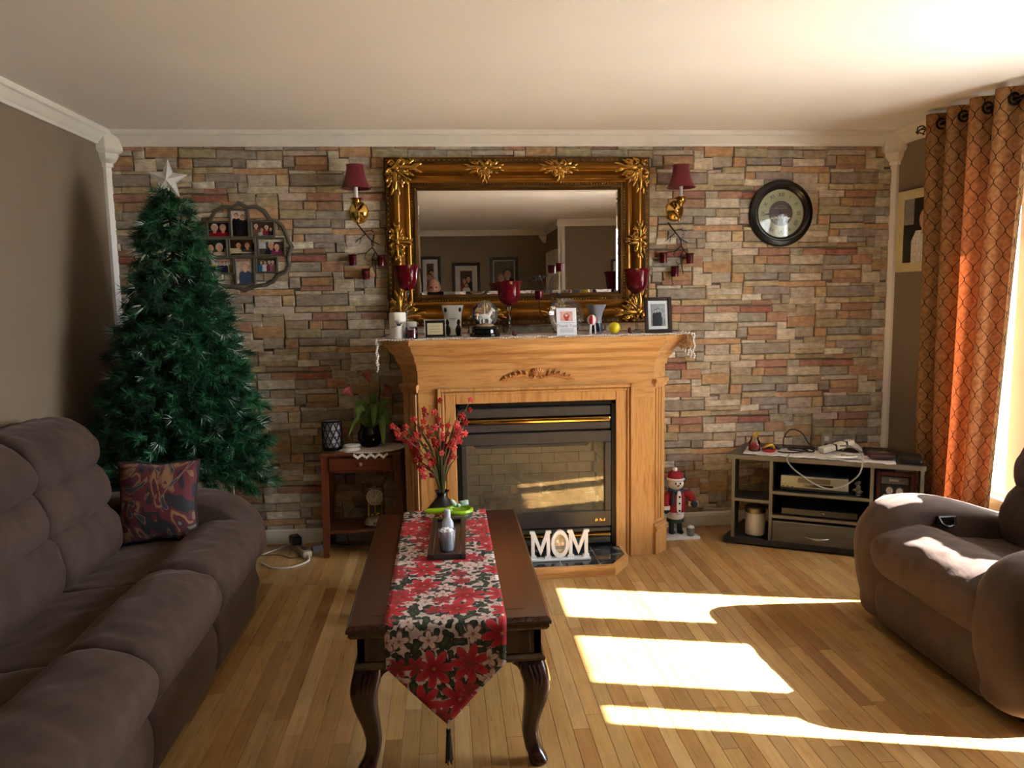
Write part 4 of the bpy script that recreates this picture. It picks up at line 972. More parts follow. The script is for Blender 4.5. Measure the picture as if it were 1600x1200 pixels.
obj('shelf', M().bbox(-.215, -.135, .138, .215, .135, .154, .003), cher_h, st)
# ---- doily
t = obj('lace_doily', M().rings([[(r*(1+.05*abs(sin(9*a)))*cos(a)*1.25, r*(1+.05*abs(sin(9*a)))*sin(a), z) for a in [2*pi*i/108 for i in range(108)]] for r, z in ((.15, -.002), (.15, .0015), (.03, .003))]), lace, loc=(1.452, -.20, TZ+.0005), smooth=60); tag(t, 'white scalloped lace doily under potted lily on side table', 'doily')
m = M()
for k in range(4):
    a = -1.9+.26*k
    for i in range(5): m.ball((.15*1.25*cos(a)+.010*(i-2), -.165-.0, -.010-.012*(2-abs(i-2))*.6), .008, (.8, .3, 1.2), 6, 4)
obj('scalloped_drop', m, lace, t, kind='stuff')
# ---- lattice candle warmer
t = thing('lattice_lantern', 'black lattice candle lantern with white liner on side table', 'lantern', (1.232, -.21, TZ+.001))
h = .165; R = .056
obj('liner', M().lathe([(0, .012), (R-.006, .012), (R-.006, h-.006), (0, h-.006)], n=28), pr('liner_white', '#b9b6c0', .6), t)
m = M(); m.lathe([(0, 0), (R, 0), (R+.003, .006), (R+.002, .016), (R-.004, .018), (0, .018)], n=32); obj('base', m, black_metal, t); obj('top_ring', M().tube([(R*cos(a), R*sin(a), h) for a in [2*pi*i/32 for i in range(32)]], .005, 6, True), black_metal, t)
m = M(); nn_ = 10
for k in range(nn_):
    for sg in (1, -1):
        m.tube([((R-.001)*cos(2*pi*k/nn_+sg*s_*2*pi/nn_*2), (R-.001)*sin(2*pi*k/nn_+sg*s_*2*pi/nn_*2), .014+(h-.016)*s_) for s_ in [i/16 for i in range(17)]], .0026, 5)
for k in range(nn_):
    for j in range(4): 
        a = 2*pi*(k+(.5 if j % 2 else 0))/nn_; z = .014+(h-.016)*(j+.5)/4; c = Vector(((R)*cos(a), R*sin(a), z)); tdir = Vector((-sin(a), cos(a), 0))
        m.tube([c+tdir*.009*cos(b)+Vector((0, 0, .012*sin(b))) for b in [2*pi*i/10 for i in range(10)]], .0016, 4, True)
obj('lattice', m, black_metal, t); obj('top', M().lathe([(0, h-.004), (R-.003, h-.004), (R-.004, h+.001), (0, h+.002)], n=28), pr('warmer_top', '#6d5c5a', .4), t)
# ---- small white clamshell box
t = thing('white_trinket_box', 'small white clamshell box on side table between lantern and lily', 'box', (1.345, -.265, TZ+.001))
m = M(); m.loft(circ(0, 0, .05, .035, 20), 0, .016, 'z', .004, 3); obj('box_base', m, white_matte, t); m = M(); m.loft(circ(.006, .004, .048, .033, 20), .017, .034, 'z', .008, 4); obj('box_lid', m, white_matte, t)
# ---- potted lily
t = thing('potted_lily', 'pink artificial calla lily in round black pot on side table', 'plant', (1.445, -.17, TZ+.003))
obj('pot', M().lathe([(0, 0), (.045, 0), (.060, .012), (.072, .045), (.070, .085), (.056, .108), (.054, .118), (.058, .124), (.052, .124), (.050, .110), (0, .105)], n=32), dark_glassy, t, smooth=60)
lf = pr('lily_leaf', '#6c8c40', .4, var=.25, scale=8); lp = pr('lily_pink', '#a85a58', .5, var=.2)
def leaf_strip(base, mid, tip, wd, n=10):
    P_ = spl([base, mid, tip], n); k = len(P_); m = M(); vs = []
    for i, p in enumerate(P_):
        s_ = i/(k-1); tdir = (P_[min(i+1, k-1)]-P_[max(i-1, 0)]).normalized(); side = tdir.cross(Vector((0, -.9, .45))).normalized(); w_ = wd*(sin(pi*min(1, .12+.88*s_))**.7)
        vs += [p-side*w_, p+Vector((0, .004, -.004)), p+side*w_]
    m.add(vs, [(i*3+j, i*3+j+1, i*3+j+4, i*3+j+3) for i in range(k-1) for j in range(2)]); return m
for b, mi, ti, w_ in (((0, 0, .11), (-.05, -.05, .24), (-.055, -.10, .17), .020), ((0, 0, .11), (.035, -.05, .24), (.030, -.10, .13), .022), ((.01, 0, .11), (.07, -.04, .17), (.085, -.09, .020), .022), ((-.01, 0, .11), (-.065, -.045, .17), (-.115, -.095, .075), .012),
                      ((0, .01, .11), (.02, .02, .26), (.05, .0, .34), .020), ((0, 0, .11), (-.03, .02, .24), (-.09, .0, .27), .018), ((.02, 0, .11), (.09, -.02, .22), (.115, -.05, .10), .018), ((0, 0, .11), (-.02, -.06, .20), (.005, -.10, .21), .018), ((.01, .01, .11), (.08, .03, .24), (.13, .02, .27), .017)):
    o = obj('leaf', leaf_strip(b, mi, ti, w_), lf, t, smooth=60); md = o.modifiers.new('s', 'SOLIDIFY'); md.thickness = .0015
for tip, dx in (((-.085, -.05, .305), -1), ((.012, -.03, .385), -.4), ((.088, -.04, .300), 1)):
    obj('flower_stem', M().tube(spl([(0, 0, .11), (tip[0]*.4, tip[1]*.3, tip[2]*.65), tip]), .0035, 6), lf, t)
    m = M(); c = Vector(tip); m.T = TR(*tip) @ RY(radians(38*dx)) @ RX(radians(20))
    n = 20; rr = []
    for i in range(7):
        s_ = i/6; R_ = .006+.026*s_**1.3; rr.append([(R_*cos(2*pi*j/n), R_*sin(2*pi*j/n), .060*s_+(.022*s_*s_*max(0, cos(2*pi*j/n+pi/2))**2)) for j in range(n)])
    m.rings(rr, cap1=False); o = obj('calla_bloom', m, lp, t, smooth=60); md = o.modifiers.new('s', 'SOLIDIFY'); md.thickness = .0018
    obj('spadix', M().tube([c, c+Vector((.012*dx, -.004, .042))], .003, 6), pr('spadix_yellow', '#a88a3c', .5), o.parent)
# ---- anniversary clock on the lower shelf
t = thing('anniversary_clock', 'white and brass pendulum clock on shelf of side table', 'clock', (1.462, -.20, .155))
m = M(); m.lathe([(0, 0), (.062, 0), (.066, .006), (.058, .026), (.046, .036), (.030, .040), (0, .041)], n=32); obj('base', m, pr('clock_porcelain', '#c9c4bb', .25), t)
m = M()
for a in (3.9, 4.7, 5.5): 
    for k in range(4): m.ball((.058*cos(a)+.005*cos(k*1.57), .058*sin(a)-.002, .016+.005*sin(k*1.57)), .0045, (1, .6, 1), 6, 4)
obj('painted_flowers', m, pr('flower_dark', '#3a3f3c', .4), t)
m = M()
for sx in (-1, 1): m.tube([(sx*.040, 0, .036), (sx*.040, 0, .118)], .0042, 8)
m.bbox(-.046, -.010, .116, .046, .010, .124, .003); obj('pillar', m, brass, t)
m = M(); m.T = TR(0, -.012, .165) @ RF; m.lathe([(0, 0), (.046, 0), (.050, .006), (.046, .010), (.022, .010), (.020, .006), (0, .006)], n=36); obj('dial', m, pr('clock_dial', '#b8b3a4', .4), t)
m = M()
for k in range(12): a = 2*pi*k/12; m.box(.035*cos(a)-.002, -.0235, .165+.035*sin(a)-.004, .035*cos(a)+.002, -.0215, .165+.035*sin(a)+.004)
m.box(-.001, -.024, .165, .001, -.0215, .190); m.box(-.018, -.024, .164, 0, -.0215, .166); obj('hands_and_marks', m, pr('dial_ink', '#2a241c', .5), t)
m = M(); m.tube(spl([(-.042, -.012, .208), (-.030, -.012, .216), (-.016, -.012, .212), (0, -.012, .226), (.016, -.012, .212), (.030, -.012, .216), (.042, -.012, .208)]), .0032, 6); m.ball((0, -.012, .230), .006); obj('crest', m, pr('clock_porcelain', '#c9c4bb', .25), t)
m = M(); m.tube([(0, 0, .116), (0, 0, .060)], .002, 6); m.tube([(0, -.004, .066), (0, -.004, .15)], .006, 8)
for k in range(4): a = k*pi/2+.6; m.ball((.020*cos(a), .020*sin(a), .056), .010)
obj('pendulum', m, brass, t)

# ------------------------------------------------------------------ power strip, adapter, cords
t = thing('power_strip', 'beige power strip lying on floor beside side table', 'power strip', (1.02, -.20, .002), radians(-62))
obj('housing', M().bbox(-.13, -.027, 0, .13, .027, .038, .009, 2), pr('beige_plastic', '#a0937e', .5), t)
m = M()
for k in range(5): m.box(-.095+.042*k, -.012, .0375, -.075+.042*k, .012, .039)
obj('sockets', m, black_plastic, t)
o = thing('power_adapter', 'black power adapter plugged into power strip', 'adapter', (.985, -.17, .0405), radians(-62)); obj('adapter_body', M().bbox(-.045, -.026, 0, .035, .030, .050, .006), black_plastic, o); obj('plug_face', M().bbox(-.035, -.020, .050, .025, .024, .053, .002), black_plastic, o)
o = thing('grey_adapter', 'grey charger block on floor beside power strip', 'adapter', (1.115, -.195, .0), radians(10)); obj('charger_body', M().bbox(-.03, -.02, 0, .03, .02, .035, .005), pr('grey_plastic', '#75757a', .5), o); obj('prong_side', M().bbox(-.034, -.012, .01, -.029, .012, .026, .002), black_plastic, o)
def cord(name, pts, r, mat, label, cat='cord', n=8):
    o = obj(name, M().tube(spl(pts, n), r, 8), mat); return tag(o, label, cat)
wc = pr('white_cord', '#d4d2cb', .45); bc = pr('black_cord', '#17161a', .45); gc = pr('grey_cord', '#8d8b84', .45)
fz = lambda px, py, z=.005: tuple(at(px, py, 'z', z))
cord('extension_cord', [fz(408, 880), fz(425, 887), fz(450, 887), fz(470, 882), fz(482, 876), (1.090, -.333, .013), (1.079, -.311, .018)], .0048, wc, 'white power cord curving across floor from power strip')
cord('thin_cable', [fz(405, 868), fz(435, 867), fz(455, 872), (1.034, -.294, .010)], .003, pr('brown_cord', '#4a3426', .5), 'thin brown cord lying on floor behind sofa arm')
cord('tangled_cable', [(1.13, -.18, .02), (1.16, -.15, .07), (1.19, -.12, .03), (1.15, -.10, .08), (1.22, -.10, .01), (1.30, -.12, .006)], .0035, bc, 'tangled black cord behind side table leg')
cord('trailing_cable', [(1.240, -.152, .620), (1.29, -.085, .6195), (1.40, -.066, .6205), (1.50, -.062, .6205), (1.542, -.040, .618), (1.55, -.0265, .59), (1.55, -.0265, .50), (1.49, -.038, .34), (1.33, -.041, .22), (1.275, -.041, .14), (1.275, -.062, .03), (1.32, -.10, .006), (1.42, -.10, .006), (1.52, -.05, .006), (1.56, -.035, .01)], .004, gc, 'grey cord running down behind side table and looping under it', 'cord')
cord('tree_light_cable', [(.952, -.074, .018), (.90, -.10, .006), (.84, -.18, .006), (.72, -.30, .02), (.70, -.34, .30), (.70, -.36, .54)], .004, wc, 'white cord hanging down from christmas tree')

# ------------------------------------------------------------------ snowman figurine
t = thing('snowman_figurine', 'plush snowman figurine in red hat and coat standing beside mantel', 'figurine', (3.278, -.185, 0))
fur = pr('plush_white', '#d6cfc6', .9, var=.1, bump=.6, bscale=160); redf = pr('plush_red', '#8c1520', .9, var=.15, bump=.5, bscale=200)
obj('base_board', M().prism([(-.115, -.10), (.125, -.10), (.10, .09), (-.115, .09)], 0, .014), pr('snow_board', '#cfcfcd', .7), t)
m = M(); m.lathe([(0, .08), (.035, .085), (.052, .12), (.058, .18), (.050, .25), (.036, .285), (0, .29)], n=20); obj('body', m, fur, t, smooth=60)
m = M(); m.lathe([(.060, .155), (.064, .16), (.058, .25), (.040, .292), (.036, .29), (.052, .25)], n=20, cap0=False, cap1=False); obj('coat', m, redf, t, smooth=60)
obj('coat_front', M().puff((0.004, -.056, .215), (.016, .010, .075), 3, 6), fur, t, smooth=60)
for z in (.255, .215, .170): obj('button', M().ball((.006, -.067, z), .0065, (1, .5, 1), 8, 6), black_plastic, t)
obj('head', M().ball((0, -.005, .325), .045, (1.05, .95, .92), 20, 14), fur, t, smooth=60)
for x_ in (-.013, .016): obj('eye', M().ball((x_, -.047, .333), .005, (1, .5, 1.2), 8, 6), dark_glassy, t)
m = M(); m.T = TR(.002, -.046, .318) @ RX(radians(70)); m.lathe([(.007, 0), (.004, .02), (0, .036)], n=10); obj('carrot_nose', m, pr('carrot', '#b8762c', .5), t)
m = M(); m.lathe([(.049, .352), (.046, .375), (.032, .398), (0, .405)], n=20); obj('hat', m, redf, t, smooth=60)
m = M(); m.lathe([(.050, .345), (.056, .352), (.050, .362), (.044, .352)], n=20, cap0=False, cap1=False); m.ball((-.005, 0, .41), .016); obj('hat_brim', m, fur, t, smooth=60)
m = M(); 
for k in range(6): leaf3(m, (.046, .355), k*1.05, .022, .006, -.015, .003)
obj('holly_sprig', m, pr('holly', '#1f3a28', .5), t)
obj('sleeve', M().tube(spl([(.048, -.01, .262), (.082, -.03, .255), (.095, -.05, .215)]), [.024]*9+[.022]*8, 12), redf, t, smooth=60); m = M(); m.tube(spl([(-.048, -.01, .262), (-.072, -.03, .23), (-.075, -.045, .19)]), .022, 12); obj('sleeve', m, redf, t, smooth=60)
obj('cuff', M().tube([(.095, -.050, .222), (.096, -.056, .196)], .030, 14), fur, t, smooth=60); m = M(); m.tube([(-.075, -.045, .198), (-.075, -.048, .176)], .027, 14); obj('cuff', m, fur, t, smooth=60)
obj('mitten', M().ball((.094, -.072, .212), .023, (1, .8, 1)), pr('mitten_navy', '#22262c', .85), t, smooth=60); m = M(); m.ball((-.074, -.056, .17), .018); obj('mitten', m, pr('mitten_navy', '#22262c', .85), t, smooth=60)
m = M(); m.tube(spl([(-.038, -.02, .285), (0, -.048, .278), (.038, -.02, .285)]), .013, 8); m.bbox(-.040, -.062, .20, -.020, -.048, .28, .005); obj('scarf', m, pr('scarf_navy', '#2c3040', .9), t, smooth=60)
for sx in (-1, 1): m = M(); m.tube([(sx*.024, -.0, .095), (sx*.026, -.005, .03)], .016, 10); m.ball((sx*.026, -.018, .024), .020, (1, 1.4, .6)); obj('boot', m, pr('boot_black', '#1a1c1c', .6), t, smooth=60)
m = M(); m.lathe([(.046, .085), (.054, .09), (.050, .11), (.040, .105)], n=20, cap0=False, cap1=False); obj('green_skirt', m, pr('felt_green', '#22382c', .9), t)
m = M(); m.lathe([(0, .014), (.020, .014), (.026, .066), (.023, .066), (.019, .02), (0, .02)], (.075, -.07, 0), 16); o = obj('bucket', m, pr('tin', '#84857f', .35, .8), t); obj('snow_fill', M().ball((.075, -.07, .064), .023, (1, 1, .6)), fur, o)
# ------------------------------------------------------------------ upholstery
w = N('brown_microfibre'); v = w.coord('Object', (1, 1, 1)); a_ = w.noise(v, 5, 5, .6, .6); b_ = w.noise(v, 240, 2); c_ = w.noise(v, 2.0, 2)
base_c = w.mix(1.0, hx('#483a33'), w.ramp(a_, [(.3, (.80, .78, .78)), (.7, (1.22, 1.20, 1.18))]), 'MULTIPLY')
w.P(Base_Color=base_c, Roughness=.85, Sheen_Weight=.35, Sheen_Roughness=.4, Sheen_Tint=(*hx('#b3a097'), 1), Specular_IOR_Level=.2)
w.bump(w.math('ADD', w.math('MULTIPLY', a_, 1.0), w.math('MULTIPLY', b_, .10)), .35, .012); suede = w.m
def rprof(pts, n=8):
    """closed smooth profile through points"""
    P_ = [Vector(p) for p in pts]; k = len(P_); out = []
    for i in range(k):
        a, b, c, d = P_[i-1], P_[i], P_[(i+1) % k], P_[(i+2) % k]
        for j in range(n):
            t = j/n; out.append(tuple(.5*((2*b)+(c-a)*t+(2*a-5*b+4*c-d)*t*t+(3*b-a-3*c+d)*t**3)))
    return out
seat_p = rprof([(.36, .30), (.36, .395), (.46, .412), (.62, .425), (.76, .432), (.80, .40), (.79, .30)])
roll_p = rprof([(.70, .36), (.74, .455), (.83, .492), (.93, .484), (1.01, .44), (1.035, .37), (1.00, .28), (.92, .255), (.80, .27)])
foot_p = rprof([(.80, .06), (.80, .28), (.90, .315), (.97, .30), (1.005, .22), (.995, .10), (.96, .045)])
back_ps = [rprof([(.12, .38), (.14, .60), (.30, .645), (.42, .625), (.475, .53), (.47, .43), (.40, .39)]),
           rprof([(.10, .58), (.10, .79), (.24, .825), (.375, .805), (.435, .72), (.43, .63), (.36, .59)]),
           rprof([(.09, .76), (.08, .90), (.14, .985), (.24, 1.005), (.34, .97), (.405, .89), (.40, .81), (.33, .77)])]
arm_top = rprof([(.14, .34), (.16, .56), (.34, .595), (.60, .600), (.80, .585), (.93, .53), (1.005, .42), (1.00, .28), (.80, .25), (.40, .25)])
def wob(m, amp, seed):
    """gentle wrinkles"""
    r_ = random.Random(seed); ph = [r_.uniform(0, 6.28) for _ in range(9)]
    for i, p in enumerate(m.v):
        q = Vector((p.x*5+ph[0], p.y*7+ph[1], p.z*6)); w_ = mnoise.noise(q)
        d = amp*(1.2*w_+.9*mnoise.noise(Vector((p.x*13+w_*2, p.y*17+ph[2], p.z*12)))+.5*mnoise.noise(Vector((p.x*30+ph[3], p.y*26, p.z*30))))
        m.v[i] = p+Vector((d*.6, d*.2, d))
    return m
def arm_part(m, y0, y1, outer):
    m.loft(arm_top, y0, y1, 'y', .085, 8, 3)
def seat_unit(par, y0, y1, seed, backs=True, foot=True):
    obj('seat_cushion', wob(M().loft(seat_p, y0+.004, y1-.004, 'y', .03, 5, 24), .006, seed), suede, par, smooth=60)
    obj('leg_rest_roll', wob(M().loft(roll_p, y0+.003, y1-.003, 'y', .045, 7, 26, .02), .006, seed+1), suede, par, smooth=60)
    if foot: obj('front_panel', wob(M().loft(foot_p, y0+.002, y1-.002, 'y', .04, 6, 8, .015), .003, seed+2), suede, par, smooth=60)
    for k, bp in enumerate(back_ps if backs else ()):
        obj('back_cushion', wob(M().loft(bp, y0+.004-.0, (y1-.105 if seed == 0 else y1-.004), 'y', .05, 7, 26, .03), .008, seed+3+k), suede, par, smooth=60)
so = thing('reclining_sofa', 'long brown microfibre reclining sofa against left wall', 'sofa', (0, -.92, 0))
ys_ = [-.225, -.845, -1.50, -2.16]
for i in range(3): seat_unit(so, ys_[i+1], ys_[i], 10*i)
for y0, y1, s_ in ((-.245, 0, 1), (-2.40, -2.14, 2)):
    m = M(); m.loft(arm_top, y0, y1, 'y', .09, 8, 4); obj('arm', wob(m, .004, 40+s_), suede, so, smooth=60)
    m = M(); m.loft(rprof([(.20, .05), (.20, .40), (.88, .42), (.965, .34), (.955, .20), (.90, .06)]), y0+.012, y1-.012, 'y', .06, 6, 3); obj('arm_base', wob(m, .003, 50+s_), suede, so, smooth=60)
obj('frame', M().bbox(.10, -2.36, .04, .86, -.04, .34, .03, 2), suede, so); obj('back_frame', M().loft(rprof([(.05, .08), (.035, .60), (.06, .93), (.12, .95), (.16, .60), (.20, .08)]), -2.20, -.20, 'y', .05, 5, 4), suede, so, smooth=60)
for x in (.16, .80):
    for y in (-.10, -2.30): obj('foot', M().lathe([(0, 0), (.025, 0), (.028, .045), (0, .045)], (x, y, 0), 12), black_plastic, so)
# ------------------------------------------------------------------ throw pillow
w = N('swirl_tapestry'); v = w.coord('Object', (1, 1, 1)); d1 = w.noise(v, 3.6, 2, .4, 2.6); d2 = w.noise(w.coord('Object', (1.3, .8, 1.1)), 4.6, 1, .4, 3.4)
c1 = w.ramp(d1, [(.0, hx('#1a1a20')), (.40, hx('#1a1a20')), (.41, hx('#5c121e')), (.48, hx('#7a5638')), (.505, hx('#8a6844')), (.56, hx('#561220')), (.63, hx('#23232c')), (.66, hx('#6d6258'))], 'CONSTANT')
c2 = w.mix(w.ramp(d2, [(0, (0, 0, 0)), (.56, (1, 1, 1))], 'CONSTANT'), c1, w.ramp(d2, [(.0, hx('#5a1522')), (.60, hx('#7a6a52')), (.64, hx('#2b3040'))], 'CONSTANT'))
w.P(Base_Color=c2, Roughness=.75, Sheen_Weight=.2); w.bump(w.noise(v, 220, 2), .4, .002); tap = w.m
pl = thing('throw_pillow', 'square throw pillow in dark red and gold swirl tapestry on sofa end', 'pillow', (.612, -1.216, .424))
PR = TR(0, 0, .178) @ RZ(radians(6)) @ RX(radians(-14)) @ RY(radians(1.5))
def pil(u, v_, s_):
    x = (u-.5)*2; z = (v_-.5)*2; e = max(0, (1-abs(x)**2.6))*max(0, (1-abs(z)**2.6)); c = 1-.10*(1-abs(x))*(abs(z)**3)-.02; c2 = 1-.10*(1-abs(z))*(abs(x)**3)
    return PR @ Vector((x*.168*c2, s_*(.004+.058*e**.55), z*.182*c))
m = M(); m.grid(lambda u, v_: pil(u, v_, -1), 18, 18); m.grid(lambda u, v_: pil(u, v_, 1), 18, 18); obj('cushion', m, tap, pl, smooth=70)
m = M(); pts = [pil(i/18, 0, 0) for i in range(18)]+[pil(1, i/18, 0) for i in range(18)]+[pil(1-i/18, 1, 0) for i in range(18)]+[pil(0, 1-i/18, 0) for i in range(18)]
m.tube(pts, .006, 6, True); obj('piping', m, pr('piping_dark', '#2a1a1c', .8), pl)

# ------------------------------------------------------------------ christmas tree
tr = thing('christmas_tree', 'dark green artificial christmas tree with fibre optic tips in room corner', 'christmas tree', (.505, -.50, 0))
obj('pot_base', M().lathe([(0, 0), (.13, 0), (.14, .01), (.12, .16), (.125, .18), (.10, .18), (.03, .20), (0, .20)], n=28), pr('tree_pot', '#8f8e8c', .6), tr)
obj('trunk', M().tube([(0, 0, .18), (0, 0, 2.02)], [.018, .008], 8), pr('tree_trunk', '#2b2418', .8), tr)
rt = random.Random(21); fo = M(); ft = M(); ng = 0; limb = M()
G = [hx(c) for c in ('#17492a', '#1d5432', '#123a22', '#27643c', '#194d2e', '#2f6c42')]
def needle(mm, p, d, L, wd, c):
    sd = d.cross(Vector((rt.uniform(-1, 1), rt.uniform(-1, 1), rt.uniform(-1, 1)))).normalized()*wd; mm.C = c; b = len(mm.v)
    tp_ = p+d*L
    if tp_.y > .475 or tp_.x < -.495: return
    if any(q.y < -.40 and q.z < .63 and q.x > -.39 for q in (p, tp_)): return          # the sofa arm stands here
    for q in (p-sd, p+sd, tp_): mm.v.append(q); mm.c.append(c); mm.uv.append((0, 0))
    mm.f.append((b, b+1, b+2))
def tuft(p, ax, L, n, light=False):
    a = ax.orthogonal().normalized(); b = ax.cross(a); g = rt.choice(G); k = rt.uniform(.55, 1.6)
    for i in range(n):
        s_ = rt.random(); th = rt.uniform(0, 6.283); sp = rt.uniform(.25, 1.15)
        d = (ax*cos(sp)+(a*cos(th)+b*sin(th))*sin(sp)).normalized(); needle(fo, p-ax*L*.7*(1-s_)*.9, d, L*rt.uniform(.75, 1.1), (.0027), tuple(min(1, q*k) for q in g))
    if light:
        for i in range(9):
            th = rt.uniform(0, 6.283); sp = rt.uniform(0, .7); d = (ax*cos(sp)+(a*cos(th)+b*sin(th))*sin(sp)).normalized(); needle(ft, p+d*L*.45, d, L*.8, .0016, hx('#d4dedc'))
RT = [(.50, .43), (.70, .43), (.97, .375), (1.16, .325), (1.45, .255), (1.66, .185), (1.80, .135), (1.90, .105), (1.97, .075), (2.06, .03)]
def rad(z):
    for (a, ra), (b, rb_) in zip(RT, RT[1:]):
        if z <= b: return ra+(rb_-ra)*max(0, z-a)/(b-a)
    return .03
z = .56; k = 0
while z < 2.03:
    R = rad(z)*rt.uniform(.97, 1.03); n = max(6, int(8+R*50)); 
    for i in range(n):
        a = 2*pi*(i+rt.random()*.7)/n+k*.7; Rr = R*rt.uniform(.86, 1.08); up = .10 if z > 1.7 else -.02; z0 = z+rt.uniform(-.035, .035)
        tip = Vector((Rr*cos(a), Rr*sin(a), z0-.06*(Rr/.45)+up*.3)); st_ = Vector((0, 0, z0+.05)); tip.z = max(tip.z, .67) if tip.y < -.38 and tip.x > -.42 else tip.z; d = (tip-st_).normalized()
        limb.tube([st_, tip], [.004, .002], 4)
        m_ = max(1, int(Rr/.075))
        for j in range(m_):
            q = st_.lerp(tip, 1-(j*.075)/max(Rr, .05)); ax = (d+Vector((rt.uniform(-.5, .5), rt.uniform(-.5, .5), rt.uniform(-.35, .45)))).normalized()
            tuft(q, ax, rt.uniform(.055, .075), 44 if j == 0 else 28, j == 0 and rt.random() < .22)
            if j < 3:
                ax2 = (d+Vector((rt.uniform(-1, 1), rt.uniform(-1, 1), rt.uniform(-.6, .8)))).normalized(); tuft(q+ax2*.03, ax2, .058, 26)
    z += .062 if z < 1.7 else .05; k += 1
for i in range(26): tuft(Vector((rt.uniform(-.02, .02), rt.uniform(-.02, .02), rt.uniform(1.92, 2.04))), Vector((rt.uniform(-.7, .7), rt.uniform(-.7, .7), .9)).normalized(), .065, 26)
nm = pr('pine_needles', None, .45, vcol=True, var=.2, scale=14)
obj('foliage', fo, nm, tr, smooth=0, kind='stuff'); obj('fibre_tips', ft, pr('fibre_white', None, .3, vcol=True, var=.1, scale=14), tr, smooth=0, kind='stuff'); obj('branches', limb, MATS['tree_trunk'], tr, kind='stuff')
# ---- star
sp_ = at(262, 281, 'y', -.50); ss = thing('tree_topper_star', 'clear faceted star topper on christmas tree tip', 'star', (sp_.x, -.50, sp_.z)); ss.rotation_euler = (0, radians(4), 0)
m = M(); R1, R2 = .100, .043; ring = [((R1 if i % 2 == 0 else R2)*sin(2*pi*i/10), 0, (R1 if i % 2 == 0 else R2)*cos(2*pi*i/10)) for i in range(10)]
m.add(ring+[(0, -.022, 0), (0, .022, 0)], [(i, (i+1) % 10, 10) for i in range(10)]+[((i+1) % 10, i, 11) for i in range(10)])
obj('star_body', m, clear('star_plastic', (.95, .95, .95), 1.5, 1.5, .8, hx('#f2f4f3')), ss, smooth=0)
m = M(); m.tube(ring, .0028, 5, True)
for i in range(0, 10, 2): m.tube([ring[i], (0, -.022, 0)], .0018, 5)
obj('star_ribs', m, pr('star_white', '#e4e6e4', .25), ss)
obj('socket', M().lathe([(.010, -.15), (.014, -.06), (.008, -.04)], n=10), white_matte, ss)
# ------------------------------------------------------------------ coffee table
maho = wood('mahogany', '#34150c', '#41190f', 'y', .22, .7, .5); maho_v = wood('mahogany_leg', '#22100b', '#38170e', 'z', .25, .7, .5)
ct = thing('coffee_table', 'dark mahogany coffee table with carved cabriole legs', 'table', (1.889, -1.815, 0))
TX, TY, TZ2 = .314, .607, .500
m = M(); rr = []
for d, z in ((.020, .452), (.012, .456), (.006, .466), (.006, .474), (.0, .478), (.0, .488), (.004, .492), (.010, .500)): rr.append([(-TX+d, -TY+d, z), (TX-d, -TY+d, z), (TX-d, TY-d, z), (-TX+d, TY-d, z)])
m.rings(rr); obj('tabletop', m, maho, ct, smooth=25)
m = M(); m.box(-TX+.075, -TY+.075, .4995, TX-.075, TY-.075, .5008); obj('top_inlay', m, wood('mahogany_inlay', '#3a170c', '#552414', 'y', .2, .7, .5), ct)
m = M(); a = TX-.030; b = TY-.030; m.box(-a, -b, .352, a, -b+.022, .453); m.box(-a, b-.022, .352, a, b, .453); m.box(-a, -b, .352, -a+.022, b, .453); m.box(a-.022, -b, .352, a, b, .453); obj('apron', m, maho_v, ct)
m = M(); a2, b2 = a+.012, b+.012
rr = [[(-a2+d, -b2+d, z), (a2-d, -b2+d, z), (a2-d, b2-d, z), (-a2+d, b2-d, z)] for d, z in ((.01, .345), (.0, .352), (.0, .360), (.008, .368), (.008, .372))]; m.rings(rr, cap0=True, cap1=True); obj('apron_bead', m, maho_v, ct, smooth=25)
m = M()
for k in range(6): m.bbox(-a+.035+k*.006, -b-.003, .376, -a+.038+k*.006, -b, .446, .001); m.bbox(a-.038-k*.006, -b-.003, .376, a-.035-k*.006, -b, .446, .001)
obj('fluting', m, maho_v, ct, kind='stuff')
def cab(sx, sy):
    path = [(a-.030, b-.030, .350, .042), (a-.022, b-.022, .310, .046), (a-.014, b-.014, .270, .043), (a-.018, b-.018, .215, .037), (a-.030, b-.030, .150, .029), (a-.036, b-.036, .095, .025), (a-.028, b-.028, .050, .025), (a-.018, b-.018, .028, .028), (a-.012, b-.012, .012, .030), (a-.014, b-.014, .0, .026)]
    P_ = spl([Vector((p[0], p[1], p[2])) for p in path], 4); RR = spl([Vector((p[3], 0, 0)) for p in path], 4); m = M(); rr = []
    for p, r in zip(P_, RR):
        r = r.x; ring = []
        for j in range(16):
            t = 2*pi*j/16; k_ = (abs(cos(t))**3+abs(sin(t))**3)**(-1/3); ring.append((sx*(p.x+r*k_*cos(t)), sy*(p.y+r*k_*sin(t)), p.z))
        rr.append(ring)
    m.rings(rr); return m
